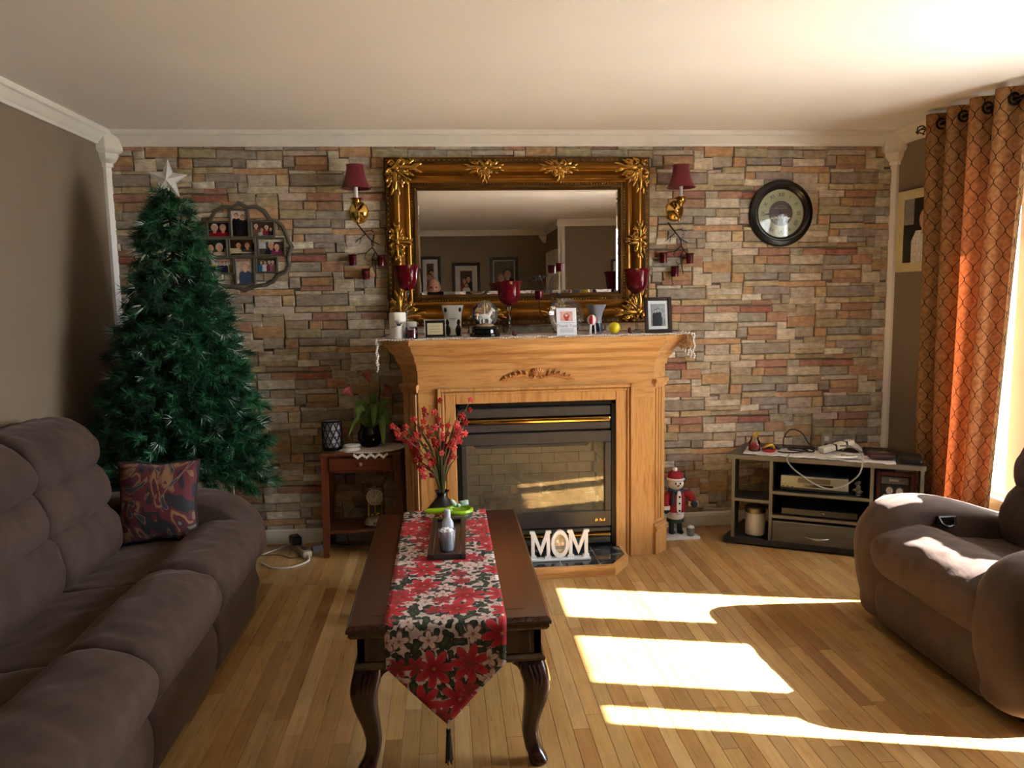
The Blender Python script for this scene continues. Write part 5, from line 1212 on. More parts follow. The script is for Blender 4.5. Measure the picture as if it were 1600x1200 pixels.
for sx in (-1, 1):
    for sy in (-1, 1):
        lg = obj('leg', cab(sx, sy), maho_v, ct, smooth=60)
        m = M(); m.add([(sx*(a-.055), sy*(b-.010), .350), (sx*(a-.110), sy*(b-.010), .350), (sx*(a-.075), sy*(b-.010), .325), (sx*(a-.055), sy*(b-.010), .290), (sx*(a-.055), sy*(b-.040), .350), (sx*(a-.110), sy*(b-.040), .350), (sx*(a-.075), sy*(b-.040), .325), (sx*(a-.055), sy*(b-.040), .290)], [(0, 1, 2, 3), (7, 6, 5, 4), (0, 4, 5, 1), (1, 5, 6, 2), (2, 6, 7, 3), (3, 7, 4, 0)]); obj('knee_bracket', m, maho_v, lg)
        m = M(); yk = sy*(b+.032)
        for k in range(3): m.tube(spl([(sx*(a-.040+.014*k), sy*(b+.018), .340), (sx*(a-.028+.012*k), sy*(b+.030), .300), (sx*(a-.030+.010*k), sy*(b+.016), .245)]), [.004]*17, 6)
        obj('knee_carving', m, maho_v, lg)
# ------------------------------------------------------------------ poinsettia runner
w = N('poinsettia_cloth'); uvn = w.n('ShaderNodeTexCoord').outputs['UV']
def flowers(scale, petals, size, sharp, jit=(0, 0, 0)):
    mp = w.n('ShaderNodeMapping'); mp.inputs['Location'].default_value = jit; w.t.links.new(uvn, mp.inputs[0])
    vo = w.n('ShaderNodeTexVoronoi', voronoi_dimensions='2D', feature='F1'); vo.inputs['Scale'].default_value = scale; vo.inputs['Randomness'].default_value = .55; w.t.links.new(mp.outputs[0], vo.inputs['Vector'])
    sb = w.n('ShaderNodeVectorMath', operation='SUBTRACT'); w.t.links.new(mp.outputs[0], sb.inputs[0]); w.t.links.new(vo.outputs['Position'], sb.inputs[1])
    sx_ = w.n('ShaderNodeSeparateXYZ'); w.t.links.new(sb.outputs[0], sx_.inputs[0])
    ang = w.math('ARCTAN2', sx_.outputs[1], sx_.outputs[0]); rnd = w.n('ShaderNodeSeparateColor'); w.t.links.new(vo.outputs['Color'], rnd.inputs[0])
    ang = w.math('ADD', ang, w.math('MULTIPLY', rnd.outputs[0], 6.28)); pet = w.math('ABSOLUTE', w.math('COSINE', w.math('MULTIPLY', ang, petals/2)))
    lim = w.math('MULTIPLY', w.math('ADD', .40, w.math('MULTIPLY', w.math('POWER', pet, sharp), .60)), size/scale)
    d = w.n('ShaderNodeVectorMath', operation='LENGTH'); w.t.links.new(sb.outputs[0], d.inputs[0]); dist = d.outputs['Value']
    return w.math('LESS_THAN', dist, lim), w.math('DIVIDE', dist, lim), rnd.outputs[1], pet
c = w.ramp(w.noise(w.coord('UV', (1, 1, 1)), 30, 3), [(.35, hx('#b9a49c')), (.65, hx('#d8ccc4'))])
f, q, rn, pt = flowers(30, 2, .62, 2.0, (.3, .7, 0)); c = w.mix(w.math('MULTIPLY', f, w.math('GREATER_THAN', rn, .15)), c, w.ramp(q, [(.2, hx('#3f4a38')), (.9, hx('#27332a'))]))
f, q, rn, pt = flowers(22, 2, .60, 2.2, (.11, .23, 0)); c = w.mix(w.math('MULTIPLY', f, w.math('GREATER_THAN', rn, .30)), c, w.ramp(q, [(.1, hx('#4d5540')), (.9, hx('#1f2b24'))]))
f, q, rn, pt = flowers(15, 5, .52, 1.2, (.51, .13, 0)); fl_ = w.math('MULTIPLY', f, w.math('GREATER_THAN', rn, .40)); c = w.mix(fl_, c, w.ramp(q, [(.12, hx('#8a5a3c')), (.22, hx('#c2a39c')), (.75, hx('#dacfc8')), (.92, hx('#8f5f5a'))]))
f, q, rn, pt = flowers(8.6, 7, .56, 1.0, (.05, .31, 0)); fr_ = w.math('MULTIPLY', f, w.math('GREATER_THAN', rn, .36)); c = w.mix(fr_, c, w.mix(w.math('MULTIPLY', w.math('LESS_THAN', pt, .35), .55), w.ramp(q, [(.05, hx('#c09038')), (.12, hx('#8f1420')), (.55, hx('#b5202c')), (.95, hx('#c23a44'))]), hx('#5c0a14')))
f, q, rn, pt = flowers(13, 6, .45, 1.0, (.77, .91, 0)); c = w.mix(w.math('MULTIPLY', f, w.math('GREATER_THAN', rn, .66)), c, w.ramp(q, [(.1, hx('#7a3a28')), (.6, hx('#9c2630')), (.95, hx('#b0404a'))]))
w.P(Base_Color=c, Roughness=.8); w.bump(w.noise(w.coord('UV', (1, 1, 1)), 400, 1), .2, .001); poin = w.m
rn_ = thing('table_runner', 'poinsettia print table runner with pointed tasselled end on coffee table', 'table runner', (1.877, -1.815, .502))
Wd = .186; yfr = -TY-.008; ybk = TY+.008
Ltop = ybk-yfr
def runner(u, v_):
    # v along the length: back drop, top, front drop with point
    x = (u-.5)*2*Wd; Lf = .130; tip = .195; Lb = .12
    half_ = abs(u-.5)*2; Lfx = Lf+tip*(1-half_); total = Lb+Ltop+Lfx; s_ = v_*total
    if s_ < Lb: return (x*.985, ybk+.004+.002*sin(u*9), .001-(Lb-s_)), s_
    if s_ < Lb+Ltop: return (x, ybk-(s_-Lb), .0025), s_
    e = s_-Lb-Ltop; r_ = .012
    return (x*(1-.02*min(1, e/.1)), yfr-.004-.006*min(1, e/.05)-.004*sin(u*7)*min(1, e/.1), .001-e), s_
m = M(); m.grid(lambda u, v_: runner(u, v_)[0], 24, 90, lambda u, v_: ((u-.5)*2*Wd+.5, runner(u, v_)[1]+.1)); o = obj('cloth', m, poin, rn_, smooth=60); md = o.modifiers.new('s', 'SOLIDIFY'); md.thickness = .0016; md.offset = 1
zt = .001-.325; yt = yfr-.012
m = M(); m.tube([(0, yt, zt+.008), (0, yt, zt-.012)], .003, 6); obj('tassel_cord', m, pr('tassel_grey', '#a8a29a', .7), rn_)
m = M(); m.lathe([(0, zt-.010), (.007, zt-.012), (.008, zt-.022), (.006, zt-.030), (.0085, zt-.045), (.011, zt-.105), (0, zt-.108)], (0, yt, 0), 14)
for k in range(16): a_ = 2*pi*k/16; m.tube([(.006*cos(a_), yt+.006*sin(a_), zt-.030), (.011*cos(a_), yt+.011*sin(a_), zt-.112-.006*(k % 3))], .0016, 4)
obj('tassel', m, pr('tassel_black', '#15161a', .7), rn_)
# ------------------------------------------------------------------ tray with bottle and tumbler
tr_ = thing('wooden_tray', 'narrow dark wooden tray on poinsettia runner', 'tray', (1.889, -1.645, .506), radians(-1.5))
esp = wood('espresso_tray', '#170f0c', '#2a1c16', 'y', .3, 1.0, .3)
obj('tray_floor', M().box(-.068, -.235, 0, .068, .235, .010), esp, tr_)
for x0, y0, x1, y1 in ((-.072, -.24, -.050, .24), (.050, -.24, .072, .24), (-.050, -.24, .050, -.218), (-.050, .218, .050, .24)): obj('tray_rim', M().bbox(x0, y0, 0, x1, y1, .024, .003), esp, tr_)
t = thing('sanitizer_bottle', 'clear plastic bottle with white cap standing in wooden tray', 'bottle', (1.889, -1.725, .5165))
m = M(); pb = [(.020, 0), (.024, .004), (.024, .075), (.022, .090), (.014, .104), (.011, .110)]; m.rings([sq(R, z, .7) for R, z in pb]); obj('bottle_body', m, clear('bottle_plastic', (.92, .95, .98), 1.2, 1.4, .62, hx('#dfe8f4')), t, smooth=50)
obj('cap', M().lathe([(0, .108), (.0125, .108), (.0125, .136), (.011, .139), (0, .139)], n=18), pr('cap_white', '#c9d2dc', .4), t)
obj('label', M().rings([sq(R, z, .7) for R, z in ((.0245, .022), (.0248, .024), (.0248, .062), (.0245, .064))], cap0=False, cap1=False), clear('label_film', (.8, .85, .95), .6, 1.4, .45, hx('#b8c4dc')), t, smooth=50)
t = thing('glass_tumbler', 'clear glass tumbler with crumpled white tissue in wooden tray', 'glass', (1.886, -1.800, .5165))
obj('tumbler', M().lathe([(0, 0), (.025, 0), (.027, .003), (.034, .080), (.032, .080), (.025, .010), (0, .008)], n=28), clear('tumbler_glass', (.93, .95, .97), 1.3, 1.45, .32, hx('#e4eaf2')), t, smooth=60)
rr_ = random.Random(9); m = M(); m.puff((0, 0, .062), (.028, .028, .026), 2.2, 8, lambda w_, q: w_*(1+.18*sin(q.x*9+q.z*7)*sin(q.y*8))); obj('tissue', m, pr('tissue_white', '#eceff4', .8), t, smooth=40)
# ------------------------------------------------------------------ lime green gadget
t = thing('lime_plastic_container', 'lime green ring shaped plastic container with clear base on runner by flowers', 'container', (1.905, -1.335, .5065))
lime = pr('lime_plastic', '#93c40f', .3, var=.05)
obj('clear_base', M().lathe([(0, 0), (.045, 0), (.060, .010), (.062, .022), (.055, .026), (0, .026)], (.035, -.01, 0), 28), clear('clear_plastic', (.92, .94, .92), 1.2, 1.45, .12, hx('#d8dcd4')), t, smooth=50)
m = M(); m.tube([(.035+.056*cos(a_), .052*sin(a_), .034) for a_ in [2*pi*i/36 for i in range(36)]], .0085, 10, True); obj('green_ring', m, lime, t)
m = M(); m.puff((-.055, .0, .034), (.062, .020, .011), 3, 8); obj('green_handle', m, lime, t, smooth=60)
m = M(); m.lathe([(0, .028), (.048, .028), (.048, .034), (0, .036)], (.035, 0, 0), 28); obj('green_lid', m, pr('lime_translucent', '#7ea516', .35), t)
m = M(); 
for s_, an in ((1, .5), (-1, .9), (1, -.2)): m.ball((.035+s_*.022, .010, .062), .024, (1, .35, .45), 10, 6, Matrix.Rotation(-s_*an, 3, 'Y'))
m.ball((.035, .008, .052), .009); obj('white_bow', m, pr('bow_white', '#b9d6c8', .5), t)

# ------------------------------------------------------------------ floor vase with red flowers and cattails
vx, vy = 1.864, -1.03; t = thing('flower_vase', 'dark floor vase of red artificial flowers and cattails behind coffee table', 'vase', (vx, vy, 0))
obj('vase', M().lathe([(0, 0), (.07, 0), (.075, .01), (.098, .12), (.108, .26), (.104, .38), (.080, .455), (.044, .500), (.026, .520), (.024, .532), (.030, .548), (.036, .552), (.030, .552), (.020, .535), (0, .52)], n=36), pr('vase_dark', '#1c1714', .4, .3, var=.2), t, smooth=60)
rf = random.Random(17); stem_m = pr('stem_green', '#5c6138', .6, var=.3); tan_m = pr('stem_tan', '#8a7d56', .6, var=.3); petal = pr('petal_red', '#b52822', .55, var=.3, scale=30); cat_m = pr('cattail', '#6e2a1c', .85, var=.3, bump=.5)
def LV(px, py, y): q = at(px, py, 'y', y); return Vector((q.x-vx, y-vy, q.z))
tips = [(735, 625), (722, 650), (728, 660), (687, 626), (663, 640), (665, 648), (646, 656), (632, 668), (634, 668), (613, 666), (640, 690), (645, 700), (648, 720), (655, 712), (686, 655), (680, 668), (700, 665), (712, 667), (718, 672), (672, 676), (690, 678), (650, 678), (660, 730), (708, 690), (676, 736), (620, 672)]
def blossom(p, s_, seed):
    r_ = random.Random(seed); m = M(); ax = Vector((r_.uniform(-.5, .5), -1, r_.uniform(-.2, .7))).normalized(); a_ = ax.orthogonal().normalized(); b_ = ax.cross(a_)
    for k in range(5):
        th = 2*pi*k/5; d = a_*cos(th)+b_*sin(th); R3 = Matrix((d, ax.cross(d), ax)).transposed(); m.ball(p+d*s_*.55+ax*s_*.15, s_*.55, (1, .75, .28), 7, 4, R3)
    m.ball(p+ax*s_*.25, s_*.22, (1, 1, 1), 6, 4); return m
base_p = Vector((0, 0, .535))
for i, (px, py) in enumerate(tips):
    y = vy+rf.uniform(-.10, .10); tp = LV(px, py, y); mid = base_p.lerp(tp, .5)+Vector(((tp.x)*-.18, 0, .02)); sg = obj('flower_stem', M().tube(spl([base_p+Vector((rf.uniform(-.012, .012), rf.uniform(-.012, .012), 0)), mid, tp], 6), .0018, 5), tan_m if i % 3 else stem_m, t)
    for k in range(3):
        q = tp if k == 0 else base_p.lerp(tp, 1-.13*k)+Vector((rf.uniform(-.03, .03), rf.uniform(-.02, .02), rf.uniform(-.01, .02))); obj('blossom', blossom(q, rf.uniform(.013, .019), i*7+k), petal, sg, smooth=60)
for i, (px, py, s_) in enumerate(((681, 694, .034), (676, 722, .034), (668, 712, .026), (690, 708, .024))):
    tp = LV(px, py, vy-.06); sg = obj('flower_stem', M().tube(spl([base_p, base_p.lerp(tp, .5), tp], 5), .002, 5), stem_m, t); obj('large_bloom', blossom(tp, s_*.62, 90+i), petal, sg, smooth=60)
for (x0, y0), (x1, y1) in (((714, 685), (702, 712)), ((703, 700), (694, 728)), ((697, 680), (690, 705)), ((708, 700), (699, 726))):
    A_, B_ = LV(x0, y0, vy-.03), LV(x1, y1, vy-.03); sg = obj('flower_stem', M().tube([base_p, B_, A_+(A_-B_)*.3], .002, 5), stem_m, t); m = M(); m.tube([B_, B_.lerp(A_, .12), B_.lerp(A_, .88), A_], [.004, .0105, .0105, .004], 10); obj('cattail_head', m, cat_m, sg, smooth=60)
for i in range(30):
    px, py = rf.uniform(632, 722), rf.uniform(640, 740); tp = LV(px, py, vy+rf.uniform(-.1, .1)); m = leaf_strip(base_p+Vector((rf.uniform(-.012, .012), 0, 0)), base_p.lerp(tp, .55)+Vector((-tp.x*.15, 0, .02)), tp, rf.uniform(.0018, .0042), 6); obj('grass_blade', m, stem_m if i % 2 else tan_m, t, smooth=60)
# ------------------------------------------------------------------ media stand, set across the corner
gm = wood('grey_laminate', '#3a352e', '#46403a', 'x', .45, .8, .1); ge = pr('laminate_edge', '#6a6250', .45, var=.08); dk = pr('laminate_dark', '#1c1a19', .5, var=.08)
ANG = atan2(-.47, .88); tv = thing('media_stand', 'charcoal laminate media stand with open shelves and drawer across room corner', 'media stand', (3.53, -.385, 0), ANG)
DL, DD, TT = 1.02, .41, .540
obj('top_panel', M().prism([(-.005, .0), (.06, DD-.02), (DL-.10, DD-.02), (DL+.005, .0)], TT-.024, TT), gm, tv)
obj('top_edge', M().box(-.006, -.004, TT-.026, DL+.006, .002, TT-.001), ge, tv)
obj('bottom_panel', M().prism([(-.02, -.004), (.05, DD-.02), (DL-.10, DD-.02), (DL, -.004)], .012, .045), dk, tv)
def upright(x0, x1, y0=.006, y1=DD-.04, z0=.045, z1=TT-.024):
    q = obj('upright', M().box(x0, y0, z0, x1, y1, z1), dk, tv); obj('edge_band', M().box(x0, y0-.006, z0, x1, y0, z1), ge, q)
upright(.022, .040, .006, .20); upright(.232, .250); upright(.757, .775); upright(1.000, 1.018, .006, .12)
def shelf(x0, x1, z, d=.33):
    q = obj('shelf', M().box(x0, .006, z-.016, x1, d, z), dk, tv); obj('edge_band', M().box(x0, .0, z-.016, x1, .006, z), ge, q)
shelf(.040, .232, .280, .20); shelf(.250, .757, .338); shelf(.250, .757, .198); 
obj('back_panel', M().box(.250, DD-.06, .045, .757, DD-.05, TT-.024), dk, tv); obj('back_panel', M().box(.775, .335, .045, .90, .345, TT-.024), dk, tv)
q = obj('drawer', M().bbox(.252, -.004, .012, .755, .34, .165, .003), wood('drawer_front', '#4a4334', '#575040', 'x', .4, .8, .2), tv)
m = M(); pts = [(.432+.125*i/12, -.012-.016*sin(pi*i/12), .090-.004*sin(pi*i/12)) for i in range(13)]; m.tube(pts, [.002+.006*sin(pi*i/12) for i in range(13)], 8); obj('drawer_handle', m, pr('satin_silver', '#c2beb2', .25, .8), q)
for x in (.10, .90): obj('glide', M().lathe([(0, 0), (.02, 0), (.02, .013), (0, .013)], (x, .08, 0), 12), black_plastic, tv)
for x in (.30, .90): obj('glide', M().lathe([(0, 0), (.02, 0), (.02, .013), (0, .013)], (x, .30, 0), 12), black_plastic, tv)
TM = TR(3.53, -.385, 0) @ RZ(ANG)
def tl(x, y, z): return tuple(TM @ Vector((x, y, z)))
# ---- video recorder
t = thing('video_recorder', 'silver and black video cassette recorder on upper shelf of media stand', 'video recorder', tl(.470, .05, .3385), ANG)
obj('case', M().bbox(-.180, .0, .008, .180, .23, .092, .004), pr('vcr_black', '#232325', .45), t)
obj('fascia', M().bbox(-.180, -.010, .020, .180, .002, .090, .003), pr('vcr_silver', '#8d8a7c', .35, .5), t)
obj('fascia_base', M().bbox(-.180, -.008, .006, .180, .002, .021, .002), dk, t)
obj('cassette_door', M().bbox(-.085, -.014, .052, .085, -.008, .080, .002), pr('vcr_door', '#5c594e', .3, .5), t)
obj('display', M().box(-.060, -.0125, .030, .100, -.009, .046), dark_glassy, t)
for x in (-.155, .155): m = M(); m.T = TR(x, -.010, .040) @ RF; m.lathe([(0, 0), (.008, 0), (.007, .006), (0, .006)], n=14); obj('jog_knob', m, MATS['vcr_silver'], t)
for x in (-.165, -.14, -.115): obj('button', M().bbox(x-.006, -.0125, .026, x+.006, -.009, .030, .001), dk, t)
for x in (-.15, .15): obj('foot', M().lathe([(0, 0), (.012, 0), (.012, .009), (0, .009)], (x, .03, 0), 10), black_plastic, t)
# ---- disc player
t = thing('disc_player', 'slim black disc player on lower shelf of media stand', 'disc player', tl(.500, .03, .1985), ANG)
obj('case', M().bbox(-.20, 0, .004, .20, .25, .044, .003), dark_glassy, t); obj('fascia', M().bbox(-.20, -.004, .006, .20, .001, .042, .002), pr('player_front', '#1c1c1e', .2), t)
obj('power_button', M().ball((.02, -.005, .024), .006, (1.6, .6, 1), 8, 6), pr('button_silver', '#a8a8a4', .3, .7), t)
for x in (-.17, .17): obj('foot', M().lathe([(0, 0), (.012, 0), (.012, .006), (0, .006)], (x, .03, 0), 10), black_plastic, t)
# ---- glass ornament by recorder
t = thing('crystal_ornament', 'small clear crystal ornament beside video recorder', 'ornament', tl(.700, .06, .3385), ANG)
m = M(); rc = random.Random(5)
for k in range(9): m.puff((rc.uniform(-.014, .014), rc.uniform(-.01, .01), .012+.008*k), (rc.uniform(.010, .016), .010, .011), 1.3, 2)
obj('crystal_cluster', m, clear('crystal_bits', (.9, .9, .9), 1.8, 1.5, .25, hx('#b8b8b0')), t, smooth=0); obj('crystal_foot', M().lathe([(0, 0), (.022, 0), (.018, .008), (0, .010)], n=12), crys, t)
# ---- white jar candle
t = thing('white_jar_candle', 'large white jar candle with metal lid on bottom shelf of media stand', 'candle', tl(.150, .09, .046), ANG); h = .175; R = .057
obj('jar', M().lathe([(0, 0), (R-.008, 0), (R, .008), (R, h-.04), (R-.004, h-.034), (0, h-.034)], n=32), pr('wax_white', '#c9c0aa', .35, var=.04), t); obj('lid', M().lathe([(0, h-.036), (R+.003, h-.036), (R+.003, h-.008), (R-.004, h), (0, h)], n=32), pr('lid_brushed', '#83796a', .35, .8), t)
obj('glass_foot', M().lathe([(R-.002, .0), (R+.002, .0), (R+.002, .010), (R-.002, .010)], n=32, cap0=False, cap1=False), crys, t)
# ---- framed photo in right bay
t = thing('framed_family_photo', 'red wood framed black and white family photo inside media stand', 'picture frame', tl(.885, .07, .046), ANG)
hw_, h = .098, .44; m = M(); b = .022; zb = .235
for q_ in ((-hw_, zb, -hw_+b, h), (hw_-b, zb, hw_, h), (-hw_+b, zb, hw_-b, zb+b), (-hw_+b, h-b, hw_-b, h)): m.bbox(q_[0], -.012, q_[1], q_[2], .006, q_[3], .004)
obj('frame', m, pr('redwood_frame', '#4a1a16', .35, var=.2), t)
obj('photo', photo_m((hw_-b)*2+.004, h-zb-2*b+.004, '#2c2826', [(-.18, -.02, .13, '#c4bcb0', '#a89c90', '#3a3430'), (.14, -.04, .13, '#cfc6ba', '#b0a498', '#48423c')], 6, ((-.45, .2, .4, .42, '#5a544e'), (-.2, .28, .1, .36, '#8a847c'))), vc_print, t, smooth=0, loc=(0, -.004, (h+zb)/2))
obj('support_block', M().bbox(-.09, .0, 0, .09, .10, zb, .004), dk, t)
# ---- crocheted cloth on top
t = thing('lace_cloth', 'white scalloped lace cloth spread along media stand top', 'cloth', tl(.5, .15, TT), ANG)
def clothp(u, v_):
    x = -.42+.80*u; e = .012*abs(sin(u*38)); y = (-.125-e)+(.22+2*e)*v_; zc = .003+.002*sin(u*31+v_*7)
    if x > .10 and v_ < .2: y -= .02
    return (x, y, zc)
m = M(); m.grid(clothp, 120, 8); o = obj('cloth', m, lace, t); md = o.modifiers.new('s', 'SOLIDIFY'); md.thickness = .002
# ---- clutter on the stand
t = thing('red_potpourri_jar', 'small clear jar of red bits with yellow bow on media stand', 'jar', tl(.135, .12, TT+.005), ANG)
obj('jar', M().lathe([(0, 0), (.030, 0), (.034, .006), (.034, .050), (.022, .070), (.024, .080), (.020, .080), (.018, .070), (.030, .048), (.030, .006), (0, .005)], n=24), glass, t, smooth=60)
obj('red_filling', M().puff((0, 0, .027), (.029, .029, .022), 3.5, 6), pr('red_bits', '#a01820', .5, var=.4, scale=90, bump=.8, bscale=120), t)
m = M(); m.tube(spl([(0, 0, .078), (-.010, -.01, .105), (.006, -.012, .118), (.018, -.008, .100), (.004, 0, .080)]), .004, 6); m.tube(spl([(0, 0, .078), (.016, -.01, .112), (.030, -.012, .108)]), .004, 6); obj('yellow_bow', m, pr('yellow_ribbon', '#b89a22', .5), t)
t = thing('red_yellow_dish', 'red dish holding yellow and black trinkets on media stand', 'dish', tl(.215, .12, TT+.005), ANG)
obj('dish', M().lathe([(0, 0), (.036, 0), (.042, .016), (.039, .016), (.034, .004), (0, .004)], n=24), pr('dish_red', '#a3181e', .35), t)
m = M(); m.tube(spl([(-.026, 0, .020), (-.01, -.02, .036), (.018, -.012, .042), (.028, .006, .022)]), .008, 8); obj('yellow_trinket', m, pr('yellow_trinket', '#bf9a1a', .4), t); m = M(); m.tube(spl([(-.02, -.01, .014), (.0, -.024, .026), (.024, -.012, .018)]), .005, 8); obj('black_trinket', m, black_plastic, t)
t = thing('black_plug', 'round black plug lying on lace cloth on media stand', 'plug', tl(.255, .20, TT+.006), ANG); m = M(); m.lathe([(0, 0), (.020, 0), (.022, .006), (.018, .020), (0, .022)], n=16); obj('plug_body', m, black_plastic, t); m = M(); m.tube([(.018, 0, .010), (.040, .012, .006)], .004, 6); obj('plug_lead', m, bc, t)
zt_ = TT+.0115
o = obj('coiled_cable', M().tube(spl([tl(.268, .10, zt_), tl(.30, .085, zt_), tl(.36, .10, zt_), tl(.41, .15, zt_), tl(.40, .21, zt_), tl(.35, .232, zt_), tl(.318, .19, zt_+.003), tl(.335, .13, zt_+.008), tl(.40, .112, zt_+.009), tl(.448, .135, zt_+.003), tl(.462, .185, zt_), tl(.435, .23, zt_+.002), tl(.395, .19, zt_+.009), tl(.43, .15, zt_+.006)], 8), .0042, 7), bc); tag(o, 'tangled black cable coiled on lace cloth on media stand', 'cable')
o = obj('looped_cable', M().tube(spl([tl(.285, .285, TT+.004), tl(.288, .29, zt_+.05), tl(.325, .295, zt_+.10), tl(.385, .295, zt_+.085), tl(.43, .29, zt_+.02), tl(.465, .285, TT+.004)], 8), .0036, 7), bc); tag(o, 'dark cable standing up in a loop on media stand', 'cable')
t = thing('white_power_bar', 'white power bar with black straps on media stand', 'power bar', tl(.59, .225, TT+.0258), ANG+radians(40)); t.rotation_euler = (0, radians(-9), ANG+radians(40))
obj('bar_body', M().bbox(-.12, -.026, 0, .10, .026, .034, .008, 2), pr('cream_plastic', '#c9c2ac', .4), t)
for x in (-.03, .045): obj('strap', M().bbox(x-.007, -.028, -.001, x+.007, .028, .036, .003), black_plastic, t)
t = thing('white_booklet', 'folded white papers under and before power bar on media stand', 'paper', tl(.66, .28, TT+.004), ANG)
m = M(); m.grid(lambda u, v_: (-.05+.11*u, -.055+.125*v_, .005+.0335*sin(pi*(.06+.88*u))), 12, 6); o = obj('sheet', m, pr('paper_white', '#bdb9b4', .8), t, smooth=60); md = o.modifiers.new('s', 'SOLIDIFY'); md.thickness = .002
m = M(); m.grid(lambda u, v_: (-.055+.115*u, -.245+.110*v_, .0065+.0015*sin(u*3)), 6, 4); o = obj('sheet', m, MATS['paper_white'], t, smooth=60); md = o.modifiers.new('s', 'SOLIDIFY'); md.thickness = .002
o = obj('grey_cable', M().tube(spl([tl(.602, .200, TT+.048), tl(.650, .125, TT+.062), tl(.700, .055, TT+.050), tl(.716, .0, TT+.026), tl(.708, -.024, .50), tl(.685, -.032, .46), tl(.62, -.034, .405), tl(.55, -.034, .385), tl(.47, -.034, .41), tl(.38, -.034, .47), tl(.335, -.032, .515), tl(.325, -.018, TT+.003), tl(.330, .010, TT+.0105), tl(.335, .045, TT+.0125)], 8), .0045, 7), gc); tag(o, 'pale grey cable drooping in front of video recorder', 'cable')
o = obj('white_cable', M().tube(spl([tl(.530, .070, TT+.014), tl(.540, .025, TT+.014), tl(.575, .014, TT+.016), tl(.635, .016, TT+.020), tl(.682, .040, TT+.021), tl(.672, .078, TT+.021), tl(.630, .088, TT+.021)], 8), .006, 7), wc); tag(o, 'thick white cable curled at front edge of media stand', 'cable')
t = thing('flat_picture_frame', 'brown picture frame lying flat on media stand top', 'picture frame', tl(.810, .262, TT+.004), ANG); m = M()
for q_ in ((-.085, -.09, -.062, .09), (.062, -.09, .085, .09), (-.062, -.09, .062, -.067), (-.062, .067, .062, .09)): m.bbox(q_[0], q_[1], 0, q_[2], q_[3], .018, .004)
obj('frame', m, pr('brown_frame', '#3a2018', .4), t); obj('picture', M().box(-.064, -.069, .003, .064, .069, .008), pr('frame_glass', '#6a6258', .15), t)
t = thing('maroon_case', 'maroon leather glasses case on media stand', 'case', tl(.812, .095, TT+.004), ANG+.1); obj('case_body', M().puff((0, 0, .018), (.070, .028, .018), 3, 8), pr('maroon_leather', '#3c1618', .45), t, smooth=60); m = M(); m.tube([(-.066, -.026, .018), (0, -.029, .018), (.066, -.026, .018)], .002, 5); obj('case_seam', m, black_plastic, t)
t = thing('black_box', 'black set top box on end of media stand', 'set top box', tl(.958, .10, TT+.0005), ANG); obj('case', M().bbox(-.055, -.07, 0, .055, .09, .032, .004), pr('box_black', '#121214', .35), t); obj('indicator', M().ball((.045, -.071, .016), .005, (1, .5, 1), 8, 6), MATS['button_silver'], t)
# ---- wall outlet
t = thing('wall_outlet', 'white wall outlet with black plug on stone wall above media stand', 'outlet', (4.316, -.014, .512)); obj('cover_plate', M().bbox(-.036, -.006, -.058, .036, .0, .058, .003), pr('outlet_white', '#a89e8c', .4), t)
m = M(); m.T = TR(.0, -.006, -.022) @ RF; m.lathe([(0, 0), (.017, 0), (.015, .026), (0, .028)], n=14); obj('plug', m, black_plastic, t); obj('socket', M().bbox(-.016, -.008, .008, .016, -.005, .040, .002), white_matte, t)

# ------------------------------------------------------------------ recliner, facing the sofa
rc_ = thing('recliner_chair', 'brown microfibre recliner armchair standing before window curtain', 'armchair', (4.725, -1.945, 0), pi)
y0, y1 = -.295, .295
obj('seat_cushion', wob(M().loft(seat_p, y0, y1, 'y', .03, 5, 24), .006, 71), suede, rc_, smooth=60)
obj('leg_rest_roll', wob(M().loft(roll_p, y0-.055, y1+.055, 'y', .05, 7, 26, .02), .006, 72), suede, rc_, smooth=60)
obj('front_panel', wob(M().loft(foot_p, y0-.045, y1+.045, 'y', .045, 6, 8, .015), .003, 73), suede, rc_, smooth=60)
bk = [rprof([(.20, .36), (.16, .62), (.30, .67), (.42, .655), (.485, .56), (.49, .45), (.43, .40)]), rprof([(.14, .60), (.10, .84), (.22, .875), (.35, .855), (.425, .76), (.435, .66), (.38, .62)]), rprof([(.13, .78), (.11, .90), (.15, .965), (.23, .98), (.32, .955), (.38, .89), (.395, .84), (.33, .80)])]
for k, bp in enumerate(bk): obj('back_cushion', wob(M().loft(bp, y0-.01, y1+.01, 'y', .07, 8, 26, .03), .008, 75+k), suede, rc_, smooth=60)
arm_r = rprof([(.22, .30), (.24, .44), (.40, .49), (.62, .555), (.82, .585), (.95, .545), (1.025, .43), (1.030, .30), (1.00, .14), (.95, .045), (.60, .04), (.26, .06)])
for a0, a1, k in ((-.515, -.265, 1), (.265, .515, 2)):
    q = obj('arm', wob(M().loft(arm_r, a0, a1, 'y', .10, 9, 4), .004, 80+k), suede, rc_, smooth=60)
    m = M(); ys2 = a1-.008 if a1 > 0 else a0+.008
    if k == 1: pass
m = M(); m.bbox(.70, -.270, .490, .78, -.248, .530, .004); q = obj('recline_latch', m, black_plastic, rc_); m = M(); m.tube(spl([(.705, -.250, .522), (.715, -.232, .500), (.740, -.226, .492), (.767, -.232, .500), (.775, -.250, .522)]), .006, 8); obj('latch_handle', m, dark_glassy, q)
obj('frame', M().bbox(.22, -.44, .05, .90, .44, .34, .03, 2), suede, rc_); obj('back_frame', M().loft(rprof([(.16, .10), (.08, .60), (.07, .95), (.14, .98), (.22, .60), (.28, .10)]), -.29, .29, 'y', .06, 5, 4), suede, rc_, smooth=60)
